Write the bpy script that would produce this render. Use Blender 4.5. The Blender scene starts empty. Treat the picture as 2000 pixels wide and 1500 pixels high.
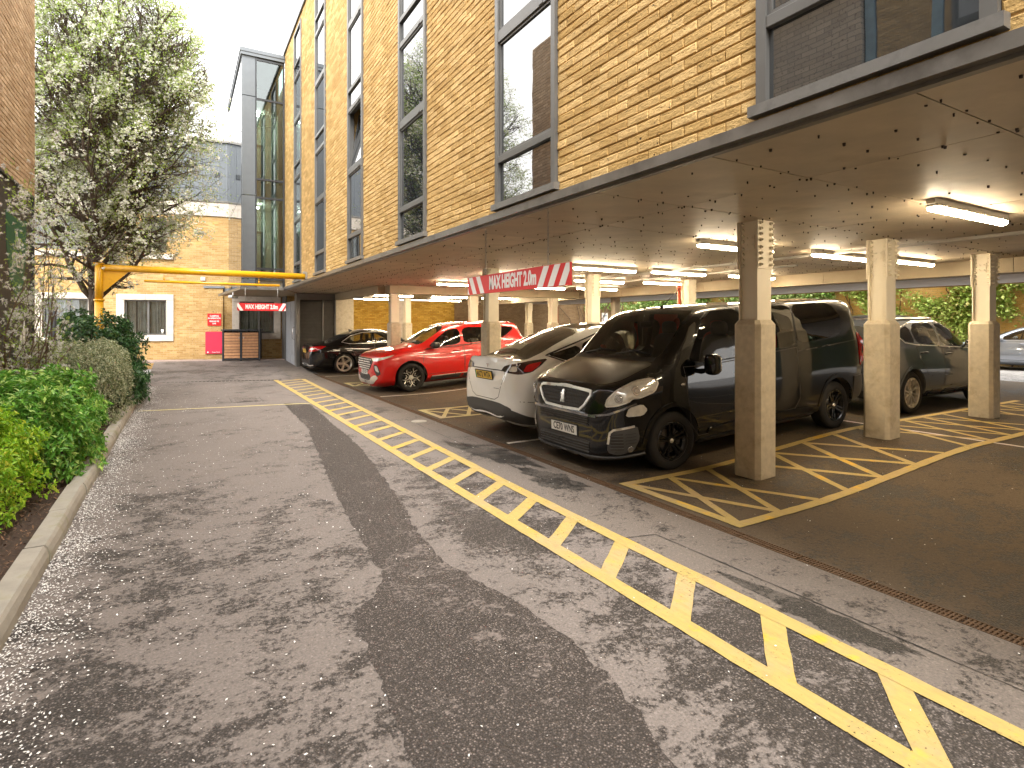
import bpy, bmesh, math, random
import numpy as np
from math import sin, cos, pi, radians, sqrt, atan2
from mathutils import Vector, Matrix
from mathutils.bvhtree import BVHTree
from mathutils.geometry import delaunay_2d_cdt
random.seed(7); RNG = np.random.default_rng(7)
S = bpy.context.scene; C = S.collection

# ---------------------------------------------------------------- camera, sky, sun, exposure
cam = bpy.data.cameras.new('camera'); co = bpy.data.objects.new('camera', cam); C.objects.link(co)
co.location = (0, 0, 1.70); co.rotation_euler = (radians(90), 0, -radians(30.33))
cam.sensor_width = 36; cam.lens = 19.9; cam.shift_y = -0.059; cam.clip_end = 500; cam.clip_start = .05
S.camera = co
W = bpy.data.worlds.new('World'); S.world = W; W.use_nodes = True
wn = W.node_tree; bg = wn.nodes['Background']
SUN_E, SUN_A = radians(52), radians(200)     # elevation; compass direction the sun stands in, from +Y
sky = wn.nodes.new('ShaderNodeTexSky'); sky.sky_type = 'NISHITA'; sky.sun_disc = False
sky.sun_elevation = SUN_E; sky.sun_rotation = SUN_A; sky.dust_density = 4; sky.air_density = 1.0
hs = wn.nodes.new('ShaderNodeHueSaturation'); hs.inputs['Saturation'].default_value = .22; hs.inputs['Value'].default_value = 1.15
mx = wn.nodes.new('ShaderNodeMix'); mx.data_type = 'RGBA'; mx.inputs['Factor'].default_value = .62
mx.inputs['B'].default_value = (16.8, 16.25, 15.6, 1)      # the even white cloud layer of an overcast day
wn.links.new(sky.outputs[0], hs.inputs['Color']); wn.links.new(hs.outputs[0], mx.inputs['A'])
wn.links.new(mx.outputs['Result'], bg.inputs['Color']); bg.inputs['Strength'].default_value = .148
sl = bpy.data.lights.new('sun', 'SUN'); sl.energy = 1.45; sl.angle = radians(18); sl.color = (1, .96, .88)
so = bpy.data.objects.new('sun', sl); C.objects.link(so)
sd = Vector((sin(SUN_A) * cos(SUN_E), cos(SUN_A) * cos(SUN_E), sin(SUN_E)))
so.rotation_euler = sd.to_track_quat('Z', 'Y').to_euler()
S.view_settings.view_transform = 'Standard'; S.view_settings.look = 'None'
S.view_settings.exposure = 1.42; S.view_settings.gamma = 1
S.cycles.use_denoising = True; S.cycles.max_bounces = 7; S.cycles.diffuse_bounces = 4
S.cycles.transparent_max_bounces = 12; S.cycles.sample_clamp_indirect = 6
S.cycles.caustics_reflective = False; S.cycles.caustics_refractive = False

# ---------------------------------------------------------------- materials
MATS = {}
class NT:
    def __init__(s, name):
        s.m = bpy.data.materials.new(name); s.m.use_nodes = True; s.t = s.m.node_tree
        s.b = s.t.nodes['Principled BSDF']; s.out = s.t.nodes['Material Output']
    def n(s, typ, ins=None, **kw):
        x = s.t.nodes.new('ShaderNode' + typ)
        for k, v in kw.items(): setattr(x, k, v)
        for k, v in (ins or {}).items(): s.set(x.inputs[k], v)
        return x
    def set(s, sock, v):
        if isinstance(v, bpy.types.NodeSocket): s.t.links.new(v, sock)
        else:
            if isinstance(v, (tuple, list)) and len(v) == 3 and sock.type == 'RGBA': v = (*v, 1)
            sock.default_value = v
    def co(s, kind='Object', scale=None):
        c = s.n('TexCoord').outputs[kind]
        if scale: c = s.n('Mapping', {'Vector': c, 'Scale': scale}).outputs[0]
        return c
    def noise(s, scale, detail=3, rough=.55, vec=None, dist=0):
        i = {'Scale': scale, 'Detail': detail, 'Roughness': rough, 'Distortion': dist}
        i['Vector'] = vec if vec is not None else s.co()
        return s.n('TexNoise', i).outputs['Fac']
    def mapr(s, v, a, b, c=0., d=1., smooth=False):
        return s.n('MapRange', {'Value': v, 'From Min': a, 'From Max': b, 'To Min': c, 'To Max': d},
                   interpolation_type='SMOOTHSTEP' if smooth else 'LINEAR').outputs[0]
    def math(s, op, a, b=0.):
        return s.n('Math', {0: a, 1: b}, operation=op).outputs[0]
    def mix(s, f, a, b, mode='MIX'):
        x = s.n('Mix', data_type='RGBA', blend_type=mode)
        s.set(x.inputs['Factor'], f); s.set(x.inputs['A'], a); s.set(x.inputs['B'], b)
        return x.outputs['Result']
    def bump(s, h, strength=.3, dist=.01):
        s.set(s.b.inputs['Normal'], s.n('Bump', {'Height': h, 'Strength': strength, 'Distance': dist}).outputs[0])
    def rnd(s):
        a = s.n('NewGeometry').outputs['Random Per Island']; b = s.n('ObjectInfo').outputs['Random']
        return s.math('FRACT', s.math('ADD', a, b))
    def done(s, **kw):
        for k, v in kw.items(): s.set(s.b.inputs[k.replace('_', ' ')], v)
        MATS[s.m.name] = s.m; return s.m

def mat(name, col, rough=.6, metal=0., var=.12, vs=6., bump=0., bs=80., spec=.5, coat=0., dirt=None, ds=2.5, isl=0., sub=0.):
    t = NT(name); c = col
    f = t.noise(vs, 4)
    c = t.mix(t.mapr(f, .25, .75), tuple(x * (1 - var) for x in col), tuple(min(1, x * (1 + var)) for x in col))
    if isl: c = t.mix(1., c, t.n('CombineColor', {0: t.mapr(t.rnd(), 0, 1, 1 - isl, 1 + isl), 1: t.mapr(t.rnd(), 0, 1, 1 - isl, 1 + isl), 2: t.mapr(t.rnd(), 0, 1, 1 - isl, 1 + isl)}).outputs[0], 'MULTIPLY')
    if dirt: c = t.mix(t.mapr(t.noise(ds, 8, .65), .52, .72), c, dirt)
    r = t.mapr(f, .2, .8, max(0, rough - .06), min(1, rough + .06))
    if bump: t.bump(t.noise(bs, 5, .6), bump, .004)
    t.done(Base_Color=c, Roughness=r, Metallic=metal, Specular_IOR_Level=spec, Coat_Weight=coat)
    t.b.inputs['Coat Roughness'].default_value = .04
    return t.m

def emis(name, col, e):
    t = NT(name); n = t.mapr(t.noise(6, 1), 0, 1, e * .97, e * 1.03)
    return t.done(Base_Color=col, Emission_Color=col, Emission_Strength=n)

def brick_mat(name, c1, c2, c3, dark, speck=.3, rough=.85):
    """one brick per mesh island: tint per brick, sandy grain, drag-face creases, burnt specks"""
    t = NT(name); r = t.rnd()
    ramp = t.n('ValToRGB', {'Fac': r}); e = ramp.color_ramp.elements
    e[0].color = (*c1, 1); e[1].color = (*c2, 1); e[1].position = .75
    x = e.new(.45); x.color = (*c3, 1); x = e.new(.97); x.color = (*[min(1, q * 1.25) for q in c2], 1)
    pos = t.n('NewGeometry').outputs['Position']
    g = t.noise(55, 5, .65, vec=pos); big = t.noise(1.1, 3, vec=pos)
    c = t.mix(t.mapr(g, .3, .7, 0, .55), ramp.outputs[0], tuple(q * .62 for q in c1))
    c = t.mix(t.mapr(big, .35, .7, 0, .4), c, tuple(min(1, q * 1.12) for q in c2))
    c = t.mix(t.mapr(t.noise(.6, 4, vec=pos), .5, .75, 0, .3), c, tuple(q * .8 for q in c1))
    sp = t.noise(38, 2, .5, vec=pos); clus = t.noise(5, 3, vec=pos)
    f = t.math('MULTIPLY', t.mapr(sp, .66, .7), t.mapr(clus, .5, .62))
    c = t.mix(t.math('MULTIPLY', f, min(1, speck * 3)), c, dark)
    crs = t.noise(16, 4, .6, vec=t.n('Mapping', {'Vector': pos, 'Scale': (1, .55, 2.2)}).outputs[0])
    t.bump(t.math('ADD', t.math('ADD', g, t.math('MULTIPLY', crs, 1.2)), t.math('MULTIPLY', sp, -.6)), 1., .009)
    return t.done(Base_Color=c, Roughness=rough, Specular_IOR_Level=.3)

def brickwall_mat(name, c1, c2, mortar, speckc=(.05, .035, .02), w=.225, h=.075):
    """far walls whose bricks are too small to pick apart"""
    t = NT(name); o = t.co()
    sp = t.n('SeparateXYZ', {0: o}); u = sp.outputs[0]; z = sp.outputs[2]
    v = t.n('CombineXYZ', {0: u, 1: z, 2: 0.}).outputs[0]
    b = t.n('TexBrick', {'Vector': v, 'Color1': c1, 'Color2': c2, 'Mortar': mortar, 'Scale': 1.0, 'Mortar Size': .006,
                         'Mortar Smooth': .3, 'Brick Width': w, 'Row Height': h, 'Bias': -.1})
    c = t.mix(t.mapr(t.noise(1.2, 5), .35, .7, 0, .5), b.outputs['Color'], tuple(q * .72 for q in c1))
    c = t.mix(t.math('MULTIPLY', t.mapr(t.noise(26, 2), .62, .68), .7), c, speckc)
    t.bump(t.math('SUBTRACT', t.math('MULTIPLY', t.noise(60, 3), .3), b.outputs['Fac']), .7, .008)
    return t.done(Base_Color=c, Roughness=.88, Specular_IOR_Level=.25)

def asphalt_mat(name, light, dark, cover, grit=.5, patch=.9, lo=.455, hi=.545, wet=0., blobs=()):
    """worn asphalt: dark coarse chippings showing through a paler trodden skin"""
    t = NT(name); p = t.co()
    warp = t.noise(2.2, 2); big = t.noise(patch, 9, .68, dist=.5); fine = t.noise(28, 4, .7)
    mid = t.noise(4.2, 6, .72, vec=t.co(scale=(.85, 1.1, 1)))
    f = t.math('ADD', t.math('MULTIPLY', big, .47), t.math('MULTIPLY', mid, .53))
    f = t.math('ADD', f, t.math('MULTIPLY', t.math('SUBTRACT', fine, .5), .46))
    for cx, cy, rx, ry, amt in blobs:                 # worn-through areas where the paler skin has gone
        q = t.n('Mapping', {'Vector': p, 'Location': (-cx / rx, -cy / ry, 0), 'Scale': (1 / rx, 1 / ry, 0)}).outputs[0]
        f = t.math('SUBTRACT', f, t.mapr(t.n('VectorMath', {0: q}, operation='LENGTH').outputs['Value'], .45, 1.35, amt, 0))
    f = t.mapr(t.math('ADD', f, cover), lo, hi, smooth=True)
    vor = t.n('TexVoronoi', {'Vector': p, 'Scale': 95., 'Randomness': 1.})
    stone = vor.outputs['Distance']; sc = vor.outputs['Color']
    chips = t.n('SeparateColor', {0: sc}).outputs[0]
    sk = t.mix(t.mapr(chips, .0, 1., 0, 1), tuple(q * .62 for q in dark), tuple(q * 1.5 for q in dark))
    sk = t.mix(t.mapr(chips, .74, .80, 0, grit), sk, tuple(min(1, q * 1.2) for q in light))
    sk = t.mix(t.mapr(stone, .28, .5, 0, .85), sk, tuple(q * .3 for q in dark))
    lt = t.mix(t.mapr(t.noise(75, 5, .8), .32, .68), tuple(q * .62 for q in light), tuple(q * 1.22 for q in light))
    lt = t.mix(t.mapr(chips, .0, .12, .55, 0), lt, tuple(q * .5 for q in light))
    lt = t.mix(t.mapr(chips, .93, .96, 0, .5), lt, tuple(min(1, q * 1.5) for q in light))
    lt = t.mix(t.mapr(t.noise(.7, 3), .35, .7, 0, .35), lt, tuple(q * .68 for q in light))
    c = t.mix(f, sk, lt)
    t.bump(t.math('ADD', t.math('MULTIPLY', stone, t.mapr(f, 0, 1, -1, -.25)), t.math('MULTIPLY', fine, .4)), .75, .006)
    r = t.mapr(f, 0, 1, .62 - wet, .86)
    return t.done(Base_Color=c, Roughness=r, Specular_IOR_Level=.35)

def paint_mat(name, c1, c2, wear=.62, wear2=.70):
    """thermoplastic line: pale trodden crown, stronger colour where thick, worn through in specks"""
    t = NT(name)
    n = t.noise(3.5, 5, .6); f = t.noise(70, 3, .7); st = t.noise(6, 4, .6, vec=t.co(scale=(6, 1, 1)))
    c = t.mix(t.mapr(n, .57, .64), c1, c2); c = t.mix(t.mapr(t.noise(1.3, 5, .7), .5, .62, 0, .6), c, tuple(q * .9 + .03 for q in (c1[0], c1[1] * .93, c1[2] * 1.5)))
    c = t.mix(t.mapr(st, .45, .75, 0, .4), c, tuple(q * .62 for q in c1))
    c = t.mix(t.mapr(t.noise(17, 5, .7), .5, .72, 0, .35), c, (.22, .18, .12))
    t.bump(f, .5, .004); t.done(Base_Color=c, Roughness=.68, Specular_IOR_Level=.4)
    holes = t.mapr(t.math('ADD', t.noise(48, 5, .75), t.math('MULTIPLY', t.math('SUBTRACT', t.noise(2.5, 3), .5), .25)), wear, wear2)
    tr = t.n('BsdfTransparent'); mxs = t.n('MixShader', {0: holes}); t.t.links.new(t.b.outputs[0], mxs.inputs[1])
    t.t.links.new(tr.outputs[0], mxs.inputs[2]); t.t.links.new(mxs.outputs[0], t.out.inputs['Surface'])
    return t.m

def glass_mat(name, tint, ior=1.5, rough=.01, dust=0.):
    t = NT(name)
    tr = t.n('BsdfTransparent', {'Color': tint}); gl = t.n('BsdfGlossy', {'Color': (1, 1, 1), 'Roughness': rough})
    fr = t.n('Fresnel', {'IOR': ior})
    a = t.n('MixShader', {0: fr.outputs[0]}); t.t.links.new(tr.outputs[0], a.inputs[1]); t.t.links.new(gl.outputs[0], a.inputs[2])
    df = t.n('BsdfDiffuse', {'Color': (.45, .42, .38)})
    b = t.n('MixShader', {0: t.mapr(t.noise(7, 6, .7), .35, .8, dust * .3, dust)})
    t.t.links.new(a.outputs[0], b.inputs[1]); t.t.links.new(df.outputs[0], b.inputs[2]); t.t.links.new(b.outputs[0], t.out.inputs['Surface'])
    MATS[name] = t.m; return t.m

def leaf_mat(name, c1, c2, c3=None, p3=.2, rough=.45, trans=.35):
    t = NT(name); r = t.rnd()
    ramp = t.n('ValToRGB', {'Fac': r}); e = ramp.color_ramp.elements
    e[0].color = (*c1, 1); e[1].color = (*c2, 1)
    if c3:
        e[1].position = 1 - p3; x = e.new(min(1, 1 - p3 + .04)); x.color = (*c3, 1)
    c = t.mix(t.mapr(t.noise(40, 2), .3, .7, 0, .35), ramp.outputs[0], tuple(q * .6 for q in c1))
    t.done(Base_Color=c, Roughness=rough, Specular_IOR_Level=.4)
    tl = t.n('BsdfTranslucent', {'Color': c}); m = t.n('MixShader', {0: trans})
    t.t.links.new(t.b.outputs[0], m.inputs[1]); t.t.links.new(tl.outputs[0], m.inputs[2]); t.t.links.new(m.outputs[0], t.out.inputs['Surface'])
    return t.m

# ---------------------------------------------------------------- objects
def link(name, me, parent=None, loc=None, rot=None):
    o = bpy.data.objects.new(name, me); C.objects.link(o)
    if parent: o.parent = parent
    if loc is not None: o.location = loc
    if rot is not None: o.rotation_euler = rot
    return o
def tag(o, label=None, cat=None, group=None, kind=None):
    if label: o['label'] = label
    if cat: o['category'] = cat
    if group: o['group'] = group
    if kind: o['kind'] = kind
    return o
def empty(name, loc=(0, 0, 0), rz=0, label=None, cat=None, group=None, kind=None, rot=None):
    o = link(name, None, None, loc, rot or (0, 0, rz)); return tag(o, label, cat, group, kind)
def mesh_np(name, V, F, mats, smooth=False, mi=None):
    """V (n,3); F (m,k) all the same k"""
    me = bpy.data.meshes.new(name); V = np.asarray(V, np.float32); F = np.asarray(F, np.int32)
    n, k = F.shape
    me.vertices.add(len(V)); me.vertices.foreach_set('co', V.ravel())
    me.loops.add(n * k); me.loops.foreach_set('vertex_index', F.ravel())
    me.polygons.add(n); me.polygons.foreach_set('loop_start', np.arange(0, n * k, k, dtype=np.int32))
    me.polygons.foreach_set('loop_total', np.full(n, k, np.int32))
    if mi is not None: me.polygons.foreach_set('material_index', np.asarray(mi, np.int32))
    me.polygons.foreach_set('use_smooth', np.full(n, smooth))
    for m in (mats if isinstance(mats, (list, tuple)) else [mats]): me.materials.append(m)
    me.update(calc_edges=True); me.validate(); return me

class MB:
    def __init__(s): s.v = []; s.f = []; s.mi = []; s.sm = []; s.cur = 0; s.T = None
    def add(s, vs, fs, smooth=False):
        b = len(s.v)
        s.v += [tuple(s.T @ Vector(p)) for p in vs] if s.T else [tuple(p) for p in vs]
        for f in fs: s.f.append(tuple(i + b for i in f)); s.mi.append(s.cur); s.sm.append(smooth)
        return s
    def box(s, a, b, bev=0.):
        x0, y0, z0 = (min(a[i], b[i]) for i in range(3)); x1, y1, z1 = (max(a[i], b[i]) for i in range(3))
        if bev <= 0:
            return s.add([(x0, y0, z0), (x1, y0, z0), (x1, y1, z0), (x0, y1, z0), (x0, y0, z1), (x1, y0, z1), (x1, y1, z1), (x0, y1, z1)],
                         [(0, 3, 2, 1), (4, 5, 6, 7), (0, 1, 5, 4), (1, 2, 6, 5), (2, 3, 7, 6), (3, 0, 4, 7)])
        c = [(x0 + bev, y0), (x1 - bev, y0), (x1, y0 + bev), (x1, y1 - bev), (x1 - bev, y1), (x0 + bev, y1), (x0, y1 - bev), (x0, y0 + bev)]
        cx, cy = (x0 + x1) / 2, (y0 + y1) / 2
        k = [(min(max(x, x0 + bev), x1 - bev), min(max(y, y0 + bev), y1 - bev)) for x, y in c]
        vs = [(x, y, z0) for x, y in k] + [(x, y, z0 + bev) for x, y in c] + [(x, y, z1 - bev) for x, y in c] + [(x, y, z1) for x, y in k]
        fs = [tuple(range(7, -1, -1)), tuple(range(24, 32))]
        for r in range(3):
            for i in range(8): j = (i + 1) % 8; fs.append((r * 8 + i, r * 8 + j, r * 8 + 8 + j, r * 8 + 8 + i))
        return s.add(vs, fs)
    def cyl(s, p0, p1, r, n=10, r2=None, caps=True, smooth=True):
        p0, p1 = Vector(p0), Vector(p1); d = (p1 - p0); r2 = r if r2 is None else r2
        q = d.to_track_quat('Z', 'Y'); a = q @ Vector((1, 0, 0)); b = q @ Vector((0, 1, 0))
        vs = [p0 + (a * cos(2 * pi * i / n) + b * sin(2 * pi * i / n)) * r for i in range(n)] + [p1 + (a * cos(2 * pi * i / n) + b * sin(2 * pi * i / n)) * r2 for i in range(n)]
        s.add(vs, [(i, (i + 1) % n, n + (i + 1) % n, n + i) for i in range(n)], smooth)
        if caps:
            k = len(s.v) - 2 * n
            for f in (tuple(range(n - 1, -1, -1)), tuple(range(n, 2 * n))): s.f.append(tuple(i + k for i in f)); s.mi.append(s.cur); s.sm.append(False)
        return s
    def tube(s, pts, rs, n=8, smooth=True):
        pts = [Vector(p) for p in pts]; m = len(pts)
        if not isinstance(rs, (list, tuple)): rs = [rs] * m
        up = None; vs = []
        for i in range(m):
            d = (pts[min(i + 1, m - 1)] - pts[max(i - 1, 0)]).normalized()
            if up is None: up = d.orthogonal().normalized()
            up = (up - d * up.dot(d)).normalized() if abs(up.dot(d)) < .999 else d.orthogonal().normalized(); w = d.cross(up)
            vs += [pts[i] + (up * cos(2 * pi * k / n) + w * sin(2 * pi * k / n)) * rs[i] for k in range(n)]
        fs = [(i * n + k, i * n + (k + 1) % n, (i + 1) * n + (k + 1) % n, (i + 1) * n + k) for i in range(m - 1) for k in range(n)]
        fs += [tuple(range(n - 1, -1, -1)), tuple((m - 1) * n + k for k in range(n))]
        return s.add(vs, fs, smooth)
    def lathe(s, prof, axis='Y', n=40, c=(0, 0, 0), smooth=True):
        """prof: (radius, offset along axis)"""
        vs = []
        for i in range(n):
            a = 2 * pi * i / n; ca, sa = cos(a), sin(a)
            for r, o in prof:
                p = {'Y': (r * ca, o, r * sa), 'Z': (r * ca, r * sa, o), 'X': (o, r * ca, r * sa)}[axis]
                vs.append((p[0] + c[0], p[1] + c[1], p[2] + c[2]))
        m = len(prof)
        return s.add(vs, [(i * m + j, i * m + j + 1, ((i + 1) % n) * m + j + 1, ((i + 1) % n) * m + j) for i in range(n) for j in range(m - 1)], smooth)
    def prism(s, poly, a0, a1, axis='Y'):
        """polygon in the plane across `axis`, from a0 to a1 along it"""
        n = len(poly)
        def P(p, a): return {'Y': (p[0], a, p[1]), 'X': (a, p[0], p[1]), 'Z': (p[0], p[1], a)}[axis]
        vs = [P(p, a0) for p in poly] + [P(p, a1) for p in poly]
        return s.add(vs, [tuple(range(n - 1, -1, -1)), tuple(range(n, 2 * n))] + [(i, (i + 1) % n, n + (i + 1) % n, n + i) for i in range(n)])
    def build(s, name, mats, parent=None, loc=None, rot=None, sharp=None, link_=True):
        me = bpy.data.meshes.new(name); me.from_pydata(s.v, [], s.f)
        mats = mats if isinstance(mats, (list, tuple)) else [mats]
        for m in mats: me.materials.append(MATS[m] if isinstance(m, str) else m)
        me.polygons.foreach_set('material_index', s.mi); me.polygons.foreach_set('use_smooth', s.sm)
        me.update()
        if sharp: me.set_sharp_from_angle(angle=radians(sharp))
        return link(name, me, parent, loc, rot) if link_ else me

def text_mesh(txt, size, mat_, parent, M4, name='lettering', bold=0., sx=1., align='CENTER', depth=.001, spacing=1.):
    cu = bpy.data.curves.new(name, 'FONT'); cu.body = txt; cu.size = size; cu.offset = bold; cu.align_x = align; cu.align_y = 'CENTER'
    cu.extrude = depth; cu.resolution_u = 3; cu.space_character = spacing
    o = bpy.data.objects.new(name, cu); C.objects.link(o)
    dg = bpy.context.evaluated_depsgraph_get(); dg.update()
    me = bpy.data.meshes.new_from_object(o.evaluated_get(dg)); bpy.data.objects.remove(o)
    me.materials.clear(); me.materials.append(MATS[mat_]); me.transform(M4 @ Matrix.Diagonal((sx, 1, 1, 1)))
    return link(name, me, parent)

def clamp(x, a=0., b=1.): return max(a, min(b, x))
def sstep(x): x = clamp(x); return x * x * (3 - 2 * x)
def gz(v, u):
    """height of the paved ground: level by the channel drain, up towards the back of the bays and up at the far end"""
    z = .19 * sstep((v - 4.7) / 4.0)
    if u > 18.5: z += .037 * (u - 18.5) * sstep((u - 18.5) / 1.5) * (1 - sstep((v - 3.8) / .9))
    return z
def sheet(name, v0, v1, u0, u1, step, mt, dz=0., parent=None, **kw):
    nv = max(1, round((v1 - v0) / step)); nu = max(1, round((u1 - u0) / step))
    vs = [(v0 + (v1 - v0) * i / nv, u0 + (u1 - u0) * j / nu) for i in range(nv + 1) for j in range(nu + 1)]
    b = MB(); b.add([(x, y, gz(x, y) + dz) for x, y in vs], [(i * (nu + 1) + j, (i + 1) * (nu + 1) + j, (i + 1) * (nu + 1) + j + 1, i * (nu + 1) + j + 1) for i in range(nv) for j in range(nu)], True)
    return tag(b.build(name, mt, parent), **kw)
def stripe(b, p, q, w, dz, jit=.004, ends=0.):
    """painted strip p->q draped on the ground with slightly uneven edges"""
    d = Vector((q[0] - p[0], q[1] - p[1])); L = d.length; d.normalize(); n = Vector((-d.y, d.x)); k = max(2, int(L / .12))
    vs = []
    for i in range(k + 1):
        c = Vector(p) + d * (L * i / k)
        for sgn in (-1, 1):
            x = c + n * sgn * (w / 2 + random.uniform(-jit, jit)); vs.append((x.x, x.y, gz(x.x, x.y) + dz))
    b.add(vs, [(2 * i, 2 * i + 1, 2 * i + 3, 2 * i + 2)[::-1] for i in range(k)])
# ---------------------------------------------------------------- palette
brick_mat('yellow_brick', (.50, .305, .10), (.70, .48, .21), (.60, .385, .135), (.035, .022, .012), .33)
brick_mat('buff_brick', (.44, .30, .18), (.60, .45, .30), (.52, .37, .225), (.10, .06, .035), .2)
mat('mortar_yellow', (.52, .33, .12), .9, var=.2, bump=.5)
mat('mortar_buff', (.09, .065, .045), .9, var=.2, bump=.5)
brickwall_mat('far_brick', (.42, .255, .09), (.62, .42, .19), (.50, .40, .25))
brickwall_mat('undercroft_brick', (.46, .25, .03), (.72, .46, .09), (.26, .16, .05))
brickwall_mat('old_brick', (.26, .16, .08), (.34, .23, .12), (.20, .15, .10))
brickwall_mat('garden_brick', (.62, .40, .13), (.76, .54, .26), (.45, .36, .24))
brickwall_mat('grey_brick', (.33, .29, .24), (.45, .40, .33), (.22, .2, .18))
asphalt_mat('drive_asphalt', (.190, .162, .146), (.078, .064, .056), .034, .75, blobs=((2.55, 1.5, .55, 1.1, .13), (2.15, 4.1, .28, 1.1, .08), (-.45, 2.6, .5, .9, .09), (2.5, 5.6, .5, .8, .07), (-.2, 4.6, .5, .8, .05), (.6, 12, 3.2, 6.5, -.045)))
asphalt_mat('coarse_asphalt', (.175, .145, .13), (.082, .066, .058), -.085, .95)
asphalt_mat('channel_asphalt', (.17, .142, .122), (.06, .05, .043), .07, .35, patch=.55)
asphalt_mat('bay_asphalt', (.105, .075, .047), (.06, .044, .029), .03, .4, patch=.5)  # browner than the drive: the warm lamp light is put into the colour
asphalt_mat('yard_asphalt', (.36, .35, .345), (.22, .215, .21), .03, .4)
asphalt_mat('tar', (.06, .055, .05), (.03, .028, .026), -.02, .3)
paint_mat('yellow_paint', (.43, .315, .10), (.60, .36, .03))
paint_mat('pale_yellow_paint', (.50, .42, .19), (.50, .38, .12))
paint_mat('white_paint', (.62, .55, .45), (.55, .46, .36), .58, .7)
mat('kerb_stone', (.34, .31, .26), .85, var=.2, bump=.6, bs=60, dirt=(.20, .19, .09), ds=3)
mat('soil', (.055, .032, .02), .95, var=.5, vs=30, bump=1., bs=40)
mat('bark_chip', (.16, .09, .05), .9, var=.4, isl=.5)
mat('petal', (.78, .76, .72), .7, var=.05, isl=.15)
mat('rusty_iron', (.11, .062, .032), .75, .3, var=.35, vs=20, bump=.4)
mat('drain_dark', (.02, .014, .01), .9)
mat('zinc_trim', (.215, .205, .19), .38, .6, var=.15, dirt=(.13, .12, .11))
mat('frame_grey', (.15, .148, .142), .42, .35, var=.08)
mat('sill_grey', (.215, .21, .20), .4, .4, var=.15, dirt=(.14, .135, .13), ds=6)
mat('dark_frame', (.035, .038, .042), .4, .3)
mat('interior_dark', (.02, .022, .026), .8)
mat('cladding', (.13, .145, .16), .5, .3, var=.08)
mat('cladding_light', (.20, .22, .25), .45, .3, var=.08)
mat('stone', (.62, .55, .47), .8, var=.08, bump=.2, dirt=(.45, .38, .3), ds=5)
mat('soffit_board', (.47, .395, .29), .55, var=.2, vs=2.2, isl=.10, dirt=(.34, .27, .185), ds=1.0)
mat('stud', (.035, .022, .018), .5, .5)
mat('soffit_daylit', (.80, .76, .74), .6, var=.12, vs=2)  # whiter than the other boards: daylight from the yard put into the colour
mat('beam_board', (.33, .265, .17), .6, var=.15, vs=2)
mat('concrete', (.56, .49, .37), .82, var=.14, vs=14, bump=.5, bs=45, dirt=(.40, .33, .22), ds=5)
mat('cream_steel', (.76, .69, .55), .5, var=.05, vs=5, bump=.12, bs=20)
mat('red_pipe', (.42, .075, .03), .5)
mat('galvanised', (.42, .41, .39), .4, .8, var=.15)
mat('lamp_body', (.40, .38, .34), .5)
emis('lamp_glow', (1, .81, .55), 47.)
emis('downlight', (1, .9, .72), 60.)
emis('exit_green', (.02, .55, .25), 1.2)
mat('sign_red', (.66, .018, .022), .4, var=.04)
mat('sign_crimson', (.62, .03, .075), .45, var=.04)
mat('sign_white', (.82, .80, .78), .45, var=.03)
mat('barrier_yellow', (.80, .42, .008), .38, var=.06, dirt=(.62, .30, .008), ds=6, coat=.3)
mat('poster_black', (.028, .022, .02), .55)
mat('poster_green', (.004, .10, .042), .5)
mat('wood_slat', (.46, .235, .115), .65, var=.2, vs=12, isl=.12)
mat('anthracite', (.04, .046, .055), .45, .2)
mat('louvre', (.13, .12, .11), .5, .3)
mat('door_grey', (.33, .345, .37), .5, .2)
mat('white_wall', (.78, .76, .68), .8)
mat('corridor_green', (.62, .64, .58), .8)
mat('curtain', (.80, .80, .80), .9, var=.3, vs=3)
mat('curtain_blue', (.16, .25, .33), .9, var=.2)
mat('paver', (.33, .25, .22), .85, var=.15, isl=.12)
mat('bark', (.085, .06, .045), .9, var=.35, vs=15, bump=.9, bs=35)
mat('twig', (.13, .085, .055), .85, var=.3)
mat('ceramic', (.75, .74, .7), .35)
mat('rubber', (.012, .0105, .0095), .75, var=.2, bump=.15)
mat('black_plastic', (.022, .021, .021), .55, bump=.1)
mat('grey_plastic', (.07, .068, .066), .6, bump=.1)
mat('chrome', (.72, .71, .69), .12, 1., var=.03)
mat('satin_silver', (.80, .78, .74), .3, .75)
mat('ledge_glint', (.28, .28, .29), .12, .8, coat=1.)  # black ledge greyed: its bright sky reflection is put into the colour
mat('alloy_silver', (.62, .58, .52), .3, .85)
mat('alloy_dark', (.018, .018, .019), .28, .5, coat=.5)
mat('disc_metal', (.25, .23, .21), .35, .9)
mat('caliper_dark', (.05, .045, .04), .6)
mat('lens_red', (.45, .006, .008), .12, coat=1.)
mat('lens_dark', (.03, .008, .01), .1, coat=1.)
mat('lens_amber', (.7, .22, .02), .2, coat=1.)
mat('lamp_reflector', (.62, .62, .62), .18, .9, var=.2, vs=30)
mat('lamp_clear', (.78, .77, .72), .12, .35, var=.18, vs=18, coat=1.)
mat('plate_white', (.78, .77, .74), .4, var=.02)
mat('plate_yellow', (.78, .50, .06), .4, var=.02)
mat('plate_ink', (.012, .012, .012), .5)
mat('cabin_trim', (.055, .05, .046), .8)
mat('cabin_beige', (.42, .37, .30), .85)
mat('seat_red', (.30, .025, .02), .8)
mat('mirror_glass', (.7, .7, .7), .03, 1.)
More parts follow.
